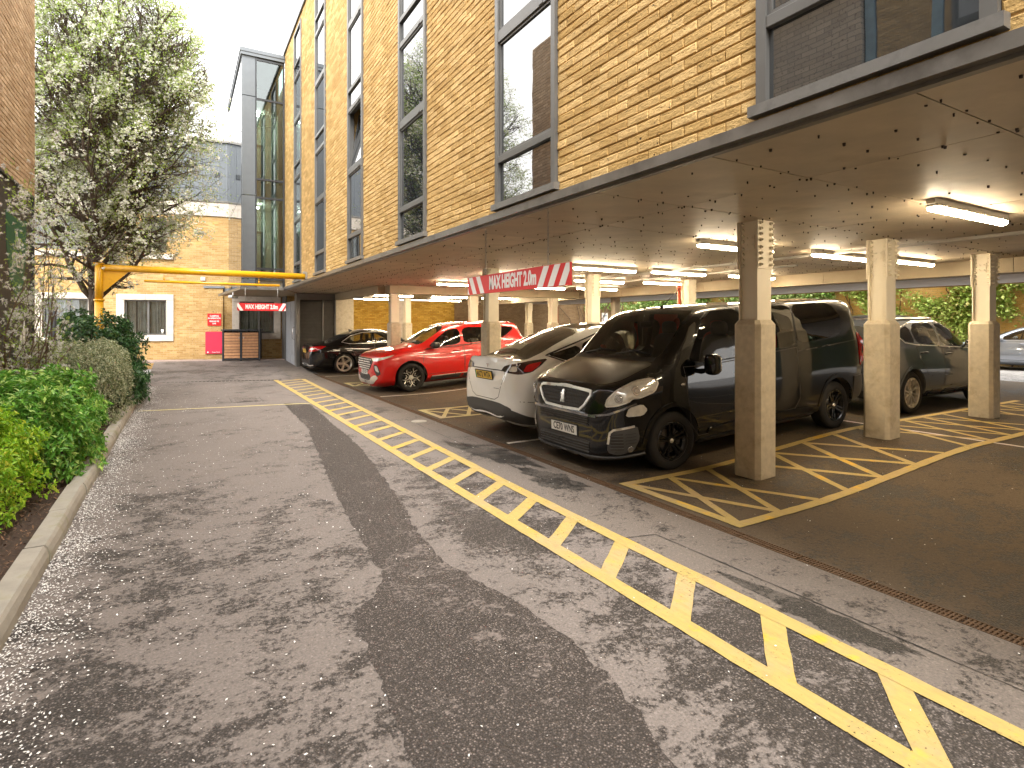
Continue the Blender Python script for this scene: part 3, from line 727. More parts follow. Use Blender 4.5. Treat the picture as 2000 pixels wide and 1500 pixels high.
# canopy under the tower with its edge
t = MB(); t.prism([(1.3, 25.1), (1.66, 19.72), (2.93, 19.72), (3.66, 21.8), (3.66, 25.2)], 2.80, 2.86, 'Z'); t.build('canopy_soffit', 'beam_board', tw)
t = MB(); t.box((1.60, 19.66, 2.78), (2.93, 19.72, 2.87)); t.T = wall_frame((1.63, 19.7, 0), atan2(5.4, -.36)); t.box((0, -.05, 2.78), (5.4, .0, 2.87)); t.build('canopy_edge', 'zinc_trim', tw)
g = MB(); g.T = wall_frame((1.55, 21.6, 2.62), radians(-40)); g.box((-.09, -.16, -.05), (.09, .16, .05), .02); g.cyl((0, 0, .05), (0, 0, .18), .02, 8); g.box((-.02, -.02, .04), (.02, .02, .15))
sc_ = tag(g.build('security_camera', 'galvanised'), 'small pale security camera bracketed under the far canopy corner', 'camera')
# ---------------------------------------------------------------- far building across the end of the drive
BA = atan2(-1.0, 5.05); BT = wall_frame((-1.25, 26.2, 0), BA)
bb = root('far_building', (0, 26.2, .2), 'two storey buff brick block with grey metal top floor closing the drive', 'building')
FW = [(-3.5, -1.55, .95, 2.86), (-.9, 1.03, 1.01, 2.84), (3.11, 4.94, 1.06, 2.82)]       # stone surrounds
UP = [(-3.6, -2.0), (-.03, .78)]
inner = [(a + .27, c - .25, z0 + .24, z1 - .22) for a, c, z0, z1 in FW]
hol = inner + [(a, c, 4.48, 5.85) for a, c in UP]
t = MB(); t.T = BT
for a, c, p, q in wall_rects(-9, 7, -.1, 6.0, hol): t.box((a, 0, p), (c, .35, q))
o = t.build('brick_wall', 'far_brick', bb)
# give this wall its own local frame so that its courses run level
def localise(o, T):
    o.data.transform(T.inverted()); o.matrix_basis = T
localise(o, BT)
t = MB(); t.T = BT; t.box((2.16, -.14, -.1), (2.79, 0, 3.12)); o = t.build('brick_pier', 'far_brick', bb); localise(o, BT)
t = MB(); t.T = BT; t.box((2.10, -.18, 3.12), (2.85, .0, 3.2)); t.box((2.80, -.06, 2.90), (5.0, .0, 3.12)); t.build('flashing', 'cladding_light', bb)
for k in range(10):
    g = MB(); g.T = BT; g.box((-9 + 1.6 * k, -.05, 6.02), (-9 + 1.6 * k + 1.592, .3, 6.58)); g.build('stone_block', 'stone', bb)
t = MB(); t.T = BT; t.box((-9, -.09, 6.58), (7, .3, 6.64)); t.box((-9, .02, 9.03), (7, .5, 9.12)); t.build('coping', 'zinc_trim', bb)
t = MB(); t.T = BT
for a, c, p, q in wall_rects(-9, 7, 6.64, 9.03, [(-3.14, -1.67, 6.75, 8.4)]): t.box((a, .10, p), (c, .4, q))
t.build('cladding', 'cladding', bb)
t = MB(); t.T = BT
for k in range(52): t.box((-9 + .305 * k, .085, 6.66), (-9 + .305 * k + .018, .1, 9.02))
tag(t.build('standing_seam', 'cladding_light', bb), kind='stuff')
t = MB(); t.T = BT
for x, z in ((3.5, 8.31), (3.5, 7.62), (2.55, 7.72)): t.box((x - .08, .06, z - .09), (x + .08, .1, z + .09))
t.build('vent', 'dark_frame', bb)
def far_window(x0, x1, z0, z1, y=.06, mull=.55, curt=True, n=2):
    fr = MB(); fr.T = BT; w = .055
    fr.box((x0, y, z0), (x0 + w, y + .1, z1)); fr.box((x1 - w, y, z0), (x1, y + .1, z1)); fr.box((x0 + w, y, z0), (x1 - w, y + .1, z0 + w)); fr.box((x0 + w, y, z1 - w), (x1 - w, y + .1, z1))
    xm = x0 + (x1 - x0) * mull
    if n == 2: fr.box((xm - .035, y + .002, z0 + w), (xm + .035, y + .09, z1 - w))
    f = fr.build('window', 'frame_grey', bb)
    for a, c in (((x0 + w, xm - .035), (xm + .035, x1 - w)) if n == 2 else ((x0 + w, x1 - w),)):
        g = MB(); g.T = BT; g.box((a, y + .04, z0 + w), (c, y + .05, z1 - w)); g.build('pane', 'glass_house', f)
    g = MB(); g.T = BT
    g.box((x0 - .1, y + .9, z0 - .1), (x1 + .1, y + .95, z1 + .1)); g.build('dark_room', 'interior_dark', f)
    if curt:
        g = MB(); g.T = BT; k = 60; pts = [(x0 + (x1 - x0) * i / k, y + .16 + .035 * sin(i * 1.35) + .012 * sin(i * 3.1)) for i in range(k + 1)]
        for i in range(k):
            if i in (14, 15, 31, 32): continue
            (a, p), (c, q) = pts[i], pts[i + 1]; g.add([(a, p, z0), (c, q, z0), (c, q, z1), (a, p, z1)], [(0, 1, 2, 3)], True)
        g.build('curtain', 'curtain', f)
    return f
for (a, c, z0, z1), (p, q, r, s_) in zip(FW, inner):
    for bx in (((a, -.05, z0), (c, .1, r)), ((a, -.045, s_), ((a + c) / 2 - .004, .1, z1)), (((a + c) / 2 + .004, -.045, s_), (c, .1, z1)), ((a, -.04, r + .004), (p, .1, s_ - .004)), ((q, -.04, r + .004), (c, .1, s_ - .004))):
        g = MB(); g.T = BT; g.box(*bx, .008); g.build('stone_surround', 'stone', bb)
    far_window(p, q, r, s_)
for a, c in UP:
    far_window(a, c, 4.48, 5.85, mull=.5, n=1)
    g = MB(); g.T = BT; g.box((a - .14, -.09, 4.22), (c + .25, .1, 4.42), .008); g.build('stone_sill', 'stone', bb)
far_window(-3.14, -1.67, 6.75, 8.4, y=.13, curt=False)
for x, z in ((1.45, 5.35), (2.5, 5.75), (2.5, 4.9), (1.9, 4.9)): t = MB(); t.T = BT; t.box((x - .11, -.006, z - .05), (x + .11, .01, z + .05)); t.build('air_brick', 'mortar_yellow', bb)
for x, w in ((-.42 + .55, .10), (.62, .12)):
    g = MB(); g.T = BT; g.cyl((x, .15, 1.30), (x, .15, 1.30 + .17), w / 2, 14, w / 1.7); o = g.build('plant_pot', 'ceramic')
    tag(o, 'white plant pot on the window ledge, %s one of the two' % ('left' if x < .5 else 'right'), 'pot', 'pots behind the far window')
# downpipe
g = MB(); g.T = BT; g.cyl((3.09, -.07, 3.12), (3.09, -.07, 10.05), .035, 10)
for z in (4.2, 6.2, 8.2, 9.6): g.cyl((3.09, -.07, z), (3.09, -.07, z + .06), .045, 10)
tag(g.build('downpipe', 'frame_grey'), 'slim grey rainwater downpipe beside the glass stair tower', 'pipe')
# roof guard rail
rr = root('roof_railing', (0, 28, 9.1), 'thin grey guard rail along the far flat roof', 'railing')
g = MB(); g.T = BT
for z in (9.62, 10.12): g.cyl((-3, 1.6, z), (5, 1.6, z), .02, 6)
g.build('rail', 'galvanised', rr)
for x in (-2.5, -.9, .7, 2.3, 3.4, 4.6): g = MB(); g.T = BT; g.cyl((x, 1.6, 9.1), (x, 1.6, 10.14), .022, 6); g.build('post', 'galvanised', rr)
t = MB(); t.T = BT; t.box((-9, .4, 0), (7, 6, 9.03)); t.build('roof', 'cladding', bb)
g = MB(); g.T = BT; g.box((1.98, -.06, 3.42), (2.14, -.0, 3.56), .01); tag(g.build('wall_lamp', 'sign_white'), 'small square white fitting high on the far brick wall', 'lamp')

# ---------------------------------------------------------------- brick building along the left
LV, LE = -2.2, 12.75
lb = root('left_building', (LV, 8, 0), 'buff brick building edge with a black framed banner at the left of the drive', 'building')
LT = wall_frame((LV, -8, 0), radians(90))        # local x = u + 8, outward -y = +v
hol = [(17.2, 20.42, 1.12, 3.86), (10.6, 12.3, 3.9, 6.4)]
bricks(LT, 14.5, LE + 8, .0, 9.0, [(17.2, 20.42, 1.12, 3.86)], 'buff_brick', 'mortar_buff', lb, 120, joint=.010)
t = MB(); t.T = LT
for a, c, p, q in wall_rects(-8, 14.5, 0, 9.0, [hol[1]]): t.box((a, 0, p), (c, .35, q))
o = t.build('brick_wall', 'grey_brick', lb); localise(o, LT)
t = MB(); t.box((LV - 9, LE - .01, 0), (LV - .3, LE + .01 - .0, 9.0)); t.box((LV - 9, -16, 8.9), (LV - .02, LE, 9.0)); t.build('return_wall', 'far_brick', lb)
t = MB(); t.T = LT; t.box((10.6, .08, 3.9), (12.3, .12, 6.4)); w = t.build('side_window', 'window_glass', lb)
t = MB(); t.T = LT
for x in (10.65, 11.35, 12.15): t.box((x, .05, 3.9), (x + .12, .08, 6.4))
t.build('curtain', 'curtain_blue', w)
# banner
pn = root('banner', (LV + .02, 11, 1.2), 'black framed banner with green shield on the left brick wall, behind white blossom', 'banner')
t = MB(); t.T = LT; t.box((17.25, -.015, 1.16), (20.38, .02, 3.82)); t.build('banner_sheet', 'poster_black', pn)
t = MB(); t.T = LT
for bx in (((17.2, -.05, 1.12), (17.25, .05, 3.86)), ((20.38, -.05, 1.12), (20.43, .05, 3.86)), ((17.25, -.05, 1.12), (20.38, .05, 1.165)), ((17.25, -.05, 3.815), (20.38, .05, 3.86))): t.box(*bx)
t.build('frame', 'dark_frame', pn)
sh = [(18.75, 3.35), (19.45, 3.30), (20.0, 3.38), (19.95, 2.75), (19.80, 2.35), (19.4, 2.05), (19.0, 2.35), (18.8, 2.8)]
t = MB(); t.T = LT; t.prism(sh, -.021, -.014, 'Y'); t.build('shield', 'poster_green', pn)
def ltext(txt, x, z, size, mt='sign_white', **k): return text_mesh(txt, size, mt, pn, LT @ Matrix.Translation((x, -.024, z)) @ Matrix.Rotation(radians(90), 4, 'X'), **k)
ltext('The', 19.42, 2.98, .34, bold=.003, sx=.7); ltext('STREETS', 19.42, 2.66, .30, bold=.004, sx=.62)
ltext('London Southwark', 20.22, 2.08, .17, align='RIGHT', sx=.8); ltext('near Borough Market.', 20.22, 1.84, .17, align='RIGHT', bold=.002, sx=.8)
t = MB(); t.T = LT; t.prism([(19.55, 1.33), (19.62, 1.55), (19.8, 1.62), (19.86, 1.78), (19.93, 1.6), (19.9, 1.45), (19.83, 1.22), (19.78, 1.40)], -.022, -.014, 'Y'); t.build('emblem', 'sign_white', pn)

nb = root('added_backdrop', (10, -13, 0), 'unseen plain brick block added behind the camera to darken the reflections in the van', 'building')  # unseen block, added to cut the bright sky reflected in the van side
t = MB(); t.T = wall_frame((-1.0, -13, 0), 0); t.box((0, -6, 0), (24, 0, 7.5)); t.build('brick_wall', 'old_brick', nb)
# ---------------------------------------------------------------- garden wall beyond the yard
gw = root('garden_wall', (24.5, 10, 0), 'tall yellow brick garden wall overgrown with climbers beyond the yard', 'wall')
GT = wall_frame((25.0, 30, 0), radians(-90)); t = MB(); t.T = GT; t.box((0, 0, 0), (40, .35, 4.2)); o = t.build('brick_face', 'garden_brick', gw); localise(o, GT)
t = MB(); t.T = GT; t.box((-.1, -.05, 4.2), (40, .4, 4.3)); t.build('coping', 'concrete', gw)
GT2 = wall_frame((22.1, 30, 0), 0); t = MB(); t.T = GT2; t.box((-.05, 0, 0), (3, .3, 4.2)); o = t.build('brick_face', 'garden_brick', gw); localise(o, GT2)
for x, z, lb_ in ((21.25, 2.1, 'left'), (22.25, 2.08, 'right')):
    s = root('parking_notice', (x, 26.87, z), 'small white parking notice on the old brick wall, %s of the pair behind the columns' % lb_, 'sign', 'white notices on the back wall')
    g = MB(); g.box((x - .22, 26.85, z - .27), (x + .22, 26.88, z + .27)); g.build('board', 'sign_white', s)
    g = MB(); g.box((x - .15, 26.842, z + .05), (x + .15, 26.849, z + .13)); g.build('printed_band', 'curtain_blue', s)
# ---------------------------------------------------------------- columns
def make_column(x, y, label, base=1.74, plates=True, pipe=False):
    """x, y: the corner nearest the camera"""
    z0 = gz(x, y); c = root('column', (x + .16, y + .16, z0), label, 'column', 'cream steel columns on concrete bases')
    g = MB(); s = .335; ch = .045; top = base
    p = [(x + ch, y), (x + s - ch, y), (x + s, y + ch), (x + s, y + s - ch), (x + s - ch, y + s), (x + ch, y + s), (x, y + s - ch), (x, y + ch)]
    cx, cy = x + s / 2, y + s / 2; q = [(cx + (a - cx) * .8, cy + (b_ - cy) * .8) for a, b_ in p]
    vs = [(a, b_, z0 - .02) for a, b_ in p] + [(a, b_, top - .05) for a, b_ in p] + [(a, b_, top) for a, b_ in q]
    g.add(vs, [(r * 8 + i, r * 8 + (i + 1) % 8, r * 8 + 8 + (i + 1) % 8, r * 8 + 8 + i) for r in range(2) for i in range(8)] + [tuple(range(16, 24))])
    g.build('concrete_base', 'concrete', c)
    g = MB(); w = .118; f = .016                       # H section turned so that a flange faces along the bays
    g.box((cx - w, cy - w, top - .01), (cx + w, cy - w + f, 2.828)); g.box((cx - w, cy + w - f, top - .01), (cx + w, cy + w, 2.828))
    g.box((cx - w + .03, cy - w + f, top - .01), (cx - w + .045, cy + w - f, 2.828)); g.build('steel_post', 'cream_steel', c)
    if plates:
        for sy in (-1, 1):
            g = MB(); y0 = cy + sy * w; g.box((cx - w - .012, min(y0, y0 + sy * .014), 2.30), (cx + w + .012, max(y0, y0 + sy * .014), 2.826)); g.build('splice_plate', 'cream_steel', c)
        g = MB()
        for k in range(8):
            z = 2.345 + .062 * k + (.018 if k > 3 else 0)
            for sx in (-1, 1):
                for xx in (.085,):
                    g.cyl((cx + sx * xx, cy - w - .012, z), (cx + sx * xx, cy - w - .034, z), .021, 6); g.cyl((cx + sx * xx, cy - w - .03, z), (cx + sx * xx, cy - w - .055, z), .012, 6)
            for yy in (-.085, .085):
                g.cyl((cx - w + .03, cy + yy, z), (cx - w + .012, cy + yy, z), .019, 8, .012); g.cyl((cx - w + .045, cy + yy, z), (cx + w + .02, cy + yy, z), .010, 5)
        for a in (-.035, .025):
            for z in (2.56, 2.64): g.cyl((cx - w + .03, cy + a, z), (cx - w + .008, cy + a, z), .020, 8, .012)
        tag(g.build('bolts', 'cream_steel', c), kind='stuff')
        g = MB(); g.box((cx - w + .018, cy - .065, 2.52), (cx - w + .03, cy + .055, 2.68)); g.build('web_plate', 'cream_steel', c)
    if pipe:
        g = MB(); X, Y_ = cx + .20, cy + .02; g.cyl((X, Y_, z0), (X, Y_, 2.66), .032, 12); g.cyl((X, Y_, 2.60), (X, Y_, 2.68), .043, 12); g.cyl((X, Y_, 2.64), (X - .08, Y_, 2.64), .02, 8)
        pp = tag(g.build('drain_pipe', 'red_pipe'), pipe, 'pipe', 'rust red downpipes beside the columns')
    return c
CX = (5.34, 7.98, 11.1, 13.95); CY = (3.9, 10.1, 16.25, 22.4)
cl = {(0, 0): 'nearest riveted column, on a stained concrete base in front of the black van', (1, 0): 'riveted column between the black van and the grey SUV', (2, 0): 'riveted column at the right, in front of the silver hatchback',
      (3, 0): 'outermost column of the front row, at the daylight edge', (0, 1): 'column between the white car and the red SUV, behind the hanging height sign', (1, 1): 'column rising behind the white car roof',
      (2, 1): 'column above the black van roof with a red pipe at its left', (3, 1): 'column of the second row nearest the rear yard', (0, 2): 'column between the red SUV and the black saloon, in front of the yellow wall',
      (1, 2): 'distant column behind the red SUV, left of the hanging height sign base', (2, 2): 'distant column with a red pipe at its right, behind the white car', (3, 2): 'distant column seen between the white car and the ivy',
      (1, 3): 'plain pale pier against the bright yellow wall', (3, 3): 'farthest small column before the old brown brick wall'}
for (i, j), lab in cl.items():
    make_column(CX[i], CY[j], lab, plates=(i, j) != (1, 3), pipe={(1, 0): 'rust red pipe behind the middle riveted column', (2, 0): 'rust red pipe behind the right hand riveted column', (2, 2): 'rust red pipe far back behind the white car'}.get((i, j)))
g = MB(); g.cyl((10.98, 10.32, .19), (10.98, 10.32, 2.68), .045, 12); g.cyl((10.98, 10.32, 2.58), (10.98, 10.32, 2.66), .055, 12)
tag(g.build('drain_pipe', 'red_pipe'), 'rust red pipe above the black van roof', 'pipe', 'rust red downpipes beside the columns')

# ---------------------------------------------------------------- fluorescent battens
def make_lamp():
    r = empty('strip_light'); g = MB(); g.box((-.78, -.034, -.045), (.80, .034, 0)); g.build('mounting_box', 'lamp_body', r)
    h = MB(); h.box((-.76, -.052, -.075), (.76, .052, -.046), .01); h.build('housing', 'lamp_body', r)
    d = MB(); n = 8; poly = [(.048 * cos(pi + pi * i / n), -.075 + .040 * sin(pi + pi * i / n)) for i in range(n + 1)]
    d.prism(poly, -.745, .745, 'X'); d.build('diffuser', 'lamp_glow', r)
    cN = MB()
    for k in (-.6, -.2, .2, .6):
        for s_ in (-1, 1): cN.box((k - .012, s_ * .056 - .005, -.085), (k + .012, s_ * .056 + .005, -.055))
    cN.build('clips', 'galvanised', r); return r
def copy_tree(o, parent=None):
    c = o.copy(); C.objects.link(c); c.parent = parent
    for k in list(o.children): copy_tree(k, c)
    return c
lamps = [(6.62, 2.5, 'nearest strip light, hanging large at the upper right'), (6.72, 5.25, 'strip light behind the nearest column head'), (9.05, 5.1, 'strip light left of the middle column head'),
         (10.85, 4.95, 'strip light right of the middle column head'), (13.3, 4.9, 'strip light near the rear yard on the front line'),
         (7.15, 8.6, 'strip light to the right of the near red height sign'), (9.0, 8.45, 'strip light over the windscreen of the black van'), (11.15, 8.3, 'strip light seen left of the nearest column above the van'),
         (6.6, 11.2, 'strip light partly hidden behind the near red height sign'), (9.0, 11.05, 'strip light behind the second row column head, upper one'), (10.95, 10.75, 'strip light left of the red pipe above the van'),
         (6.6, 13.9, 'strip light left of the near red height sign'), (9.2, 13.9, 'strip light under the lower edge of the near red sign'), (10.9, 13.5, 'strip light behind the second row column head, lower one'),
         (7.0, 17.6, 'strip light between the yellow wall and the left red sign end'), (9.4, 17.6, 'strip light beyond the cross beam over the red SUV'), (11.6, 17.4, 'strip light beyond the cross beam over the white car'),
         (6.9, 20.6, 'strip light before the bright yellow wall, left one'), (9.2, 20.6, 'strip light before the bright yellow wall, middle one'), (11.4, 20.6, 'strip light before the bright yellow wall, right one'),
         (7.4, 23.8, 'rearmost strip light against the yellow wall, left one'), (10.4, 23.8, 'rearmost strip light against the yellow wall, right one'), (13.6, 20.8, 'faint distant strip light by the old brown wall'), (6.7, -.6, 'strip light out of the frame at the right')]
l0 = make_lamp()
for i, (x, y, lab) in enumerate(lamps):
    o = l0 if i == 0 else copy_tree(l0)
    o.location = (x, y, 2.83); tag(o, lab, 'strip light', 'fluorescent strip lights under the soffit')

# ---------------------------------------------------------------- hanging signs
def height_sign(name, M4, w, h, label, stripes, tsize, chain_top, chains, wire=False, tsx=.62):
    """M4: centre of the face, x along the board, y up, z out"""
    s = root(name, tuple(M4.translation), label, 'sign', 'red maximum height boards')
    g = MB(); g.T = M4; g.box((-w / 2, -h / 2, -.012), (w / 2, h / 2, .012)); g.build('board', 'sign_red', s)
    for sgn, xs in stripes:
        for x0, x1, lean in xs:
            pts = [(x0, -h / 2 + .004), (x1, -h / 2 + .004), (x1 + lean, h / 2 - .004), (x0 + lean, h / 2 - .004)]
            pts = clip_x(pts, -w / 2 + .004, w / 2 - .004)
            if len(pts) > 2: g = MB(); g.T = M4; g.prism(pts, .0125, .0145, 'Z'); g.build('white_stripe', 'sign_white', s)
    text_mesh('MAX HEIGHT 2.0m', tsize, 'sign_white', s, M4 @ Matrix.Translation((stripes[0][2] if len(stripes[0]) > 2 else 0, 0, .0145)) if False else M4 @ Matrix.Translation((0, 0, .0145)), sx=tsx, bold=.006 * tsize / .15)
    for x in chains:
        g = MB(); p = M4 @ Vector((x, h / 2, 0))
        if wire: g.cyl(p, (p.x, p.y, chain_top), .006, 5)
        else:
            n = int((chain_top - p.z) / .034); dz = (chain_top - p.z) / n
            for k in range(n):
                a = 0 if k % 2 else pi / 2; pts = []
                for q in range(9):
                    t_ = 2 * pi * q / 8; pts.append((p.x + .0095 * cos(t_) * cos(a), p.y + .0095 * cos(t_) * sin(a), p.z + dz * (k + .5) + .024 * sin(t_)))
                g.tube(pts, .0032, 4)
        g.build('chain', 'galvanised', s)
    return s
def clip_x(p, lo, hi):
    for sgn, lim in ((1, lo), (-1, -hi)):
        out = []
        for a, b_ in zip(p, p[1:] + p[:1]):
            A, B_ = sgn * a[0] - lim, sgn * b_[0] - lim
            if A >= 0: out.append(a)
            if (A >= 0) != (B_ >= 0): t_ = A / (A - B_); out.append((a[0] + (b_[0] - a[0]) * t_, a[1] + (b_[1] - a[1]) * t_))
        p = out
    return p
# near sign, parallel to the facade: its x axis runs towards the camera, z faces the drive
MN = Matrix.Translation((3.12, 5.33, 2.165)) @ Matrix(((0, 0, -1, 0), (-1, 0, 0, 0), (0, 1, 0, 0), (0, 0, 0, 1)))
height_sign('max_height_sign', MN, 2.16, .215, 'large red MAX HEIGHT 2.0m board hung on chains from the soffit edge', [(1, [(-1.13, -1.03, -.12), (-.93, -.83, -.12), (-.73, -.63, -.12)]), (1, [(.52, .62, .12), (.71, .81, .12), (.90, 1.0, .12), (1.09, 1.2, .12)])], .205, 2.82, (-.62, .70), tsx=.60)
ang = BA * .4
MF = Matrix.Translation((2.20, 19.35, 2.22)) @ Matrix.Rotation(ang, 4, 'Z') @ Matrix(((1, 0, 0, 0), (0, 0, -1, 0), (0, 1, 0, 0), (0, 0, 0, 1)))
height_sign('max_height_sign', MF, 1.40, .24, 'smaller far red MAX HEIGHT 2.0m board hung under the tower canopy', [(1, [(-.62, -.52, -.14), (-.78, -.68, -.14)]), (1, [(.48, .58, .14), (.64, .74, .14)])], .19, 2.82, (-.47, .46), wire=True, tsx=.60)

# ---------------------------------------------------------------- yellow height barrier
hb = root('height_barrier', (-1.62, 16.0, 0), 'yellow tubular height barrier spanning the drive with a hanging bar', 'barrier')
g = MB(); g.cyl((-1.62, 16, 0), (-1.62, 16, 2.24), .088, 24); g.cyl((-1.62, 16, 2.24), (-1.62, 16, 3.08), .081, 24); g.cyl((-1.62, 16, 2.22), (-1.62, 16, 2.26), .105, 24); g.box((-1.72, 15.9, 3.07), (-1.52, 16.1, 3.09)); g.build('post', 'barrier_yellow', hb)
g = MB(); g.cyl((-1.54, 16, 2.985), (2.90, 16, 2.965), .080, 24); g.build('beam', 'barrier_yellow', hb)
g = MB(); g.prism([(-1.54, 2.92), (-1.05, 2.92), (-1.54, 2.42)], 15.985, 16.015, 'Y'); g.build('gusset', 'barrier_yellow', hb)
g = MB(); g.box((2.88, 15.85, 2.90), (2.925, 16.15, 3.08)); g.box((2.84, 15.93, 3.04), (2.9, 16.07, 3.10)); g.build('wall_bracket', 'galvanised', hb)
g = MB(); g.cyl((-.75, 16, 2.71), (2.25, 16, 2.70), .032, 14); hbar = g.build('clearance_bar', 'barrier_yellow', hb)
for x in (-.35, 1.75): g = MB(); g.cyl((x, 16, 2.73), (x, 16, 2.89), .007, 5); g.cyl((x, 16, 2.75), (x, 16, 2.80), .02, 8); g.build('hanger', 'barrier_yellow', hb)

# ---------------------------------------------------------------- against the far wall
def onfar(name, label, cat): return root(name, tuple(BT @ Vector((2.5, -.2, 1))), label, cat)
s = onfar('clamping_sign', 'small red clamping notice screwed to the brick pier', 'sign')
g = MB(); g.T = BT; g.box((2.24, -.165, 1.62), (2.73, -.145, 2.10)); g.build('board', 'sign_red', s)
for txt, z, sz in (('CLAMPING', 2.0, .085), ('IN OPERATION', 1.91, .085), ('RELEASE FEE', 1.79, .08), ('£100', 1.70, .08)):
    text_mesh(txt, sz, 'sign_white', s, BT @ Matrix.Translation((2.485, -.167, z)) @ Matrix.Rotation(radians(90), 4, 'X'), bold=.002, sx=.78)
s = onfar('notice_panel', 'plain crimson panel low on the brick pier, beside the slatted bin store', 'sign')
g = MB(); g.T = BT; g.box((2.17, -.20, .50), (2.79, -.145, 1.38)); g.build('board', 'sign_crimson', s)
text_mesh('Green Space', .07, 'sign_white', s, BT @ Matrix.Translation((2.55, -.203, .56)) @ Matrix.Rotation(radians(90), 4, 'X'), sx=.8)
g = MB(); g.T = BT; g.cyl((2.26, -.20, .56), (2.26, -.204, .56), .03, 10); g.build('logo', 'sign_white', s)
bs = root('bin_store', tuple(BT @ Vector((3.55, -.45, .27))), 'low bin store with orange wood slats, grey frame and flat lid', 'bin store')
z0 = .28
g = MB(); g.T = BT
for x in (2.86, 3.505, 4.17): g.box((x, -.85, z0 - .08), (x + .055, -.79, z0 + 1.13))
g.box((2.915, -.845, z0), (4.17, -.80, z0 + .04)); g.box((2.87, -.79, z0), (2.9, -.05, z0 + 1.13)); g.box((4.18, -.79, z0), (4.215, -.05, z0 + 1.13)); g.build('frame', 'anthracite', bs)
g = MB(); g.T = BT @ Matrix.Translation((0, 0, z0 + 1.14)); g.box((2.82, -.90, 0), (4.27, -.02, .05)); g.build('lid', 'anthracite', bs)
g = MB(); g.T = BT; g.box((2.92, -.76, z0), (4.16, -.1, z0 + 1.1)); g.build('dark_inside', 'interior_dark', bs)
for x0, x1 in ((2.93, 3.49), (3.575, 4.155)):
    for k in range(9): g = MB(); g.T = BT; g.box((x0, -.832, z0 + .055 + .114 * k), (x1, -.80, z0 + .055 + .114 * k + .098), .004); g.build('slat', 'wood_slat', bs)
g = MB(); g.T = BT; g.box((3.60, -.86, z0 + .83), (3.64, -.83, z0 + .90)); g.box((3.45, -.86, z0 + .83), (3.48, -.83, z0 + .90)); g.build('latch', 'galvanised', bs)
g = MB(); g.cyl((-2.05, 13.4, .1), (-2.05, 13.4, 2.15), .05, 10); g.box((-2.12, 13.33, 1.3), (-1.98, 13.47, 1.38)); tag(g.build('dark_post', 'anthracite'), 'dark slim post standing in the shrubs left of the tree', 'post')
# ---------------------------------------------------------------- vehicles
def pchip(keys):
    xs = [k[0] for k in keys]; ys = [k[1] for k in keys]; n = len(xs)
    h = [xs[i + 1] - xs[i] for i in range(n - 1)]; d = [(ys[i + 1] - ys[i]) / h[i] for i in range(n - 1)]; m = [d[0]] + [0] * (n - 2) + [d[-1]]
    for i in range(1, n - 1):
        if d[i - 1] * d[i] > 0:
            w1, w2 = 2 * h[i] + h[i - 1], h[i] + 2 * h[i - 1]; m[i] = (w1 + w2) / (w1 / d[i - 1] + w2 / d[i])
    def f(x):
        if x <= xs[0]: return ys[0]
        if x >= xs[-1]: return ys[-1]
        i = max(j for j in range(n - 1) if xs[j] <= x); t = (x - xs[i]) / h[i]
        return (1 + 2 * t) * (1 - t) ** 2 * ys[i] + t * (1 - t) ** 2 * h[i] * m[i] + t * t * (3 - 2 * t) * ys[i + 1] + t * t * (t - 1) * h[i] * m[i + 1]
    return f
def crom(P, sub, ten):
    out = []; n = len(P)
    for i in range(n - 1):
        p0 = P[max(i - 1, 0)]; p1 = P[i]; p2 = P[i + 1]; p3 = P[min(i + 2, n - 1)]
        L = math.dist(p1, p2)
        def tan(a, b_, c):
            l1, l2 = math.dist(a, b_), math.dist(b_, c)
            if l1 < 1e-6 or l2 < 1e-6: return (0, 0)
            v1 = [(b_[k] - a[k]) / l1 for k in (0, 1)]; v2 = [(c[k] - b_[k]) / l2 for k in (0, 1)]; w = l2 / (l1 + l2)
            return tuple((v1[k] * w + v2[k] * (1 - w)) for k in (0, 1))
        t1 = tan(p0, p1, p2) if i else ((p2[0] - p1[0]) / max(L, 1e-6), (p2[1] - p1[1]) / max(L, 1e-6)); t2 = tan(p1, p2, p3) if i < n - 2 else ((-1, 0) if abs(p2[0]) < 1e-6 else ((p2[0] - p1[0]) / L, (p2[1] - p1[1]) / L))
        for k in range(sub):
            t = k / sub; a = (1 + 2 * t) * (1 - t) ** 2; b_ = t * (1 - t) ** 2 * L * ten; c = t * t * (3 - 2 * t); d = t * t * (t - 1) * L * ten
            out.append(tuple(a * p1[q] + b_ * t1[q] + c * p2[q] + d * t2[q] for q in (0, 1)))
    return out + [P[-1]]
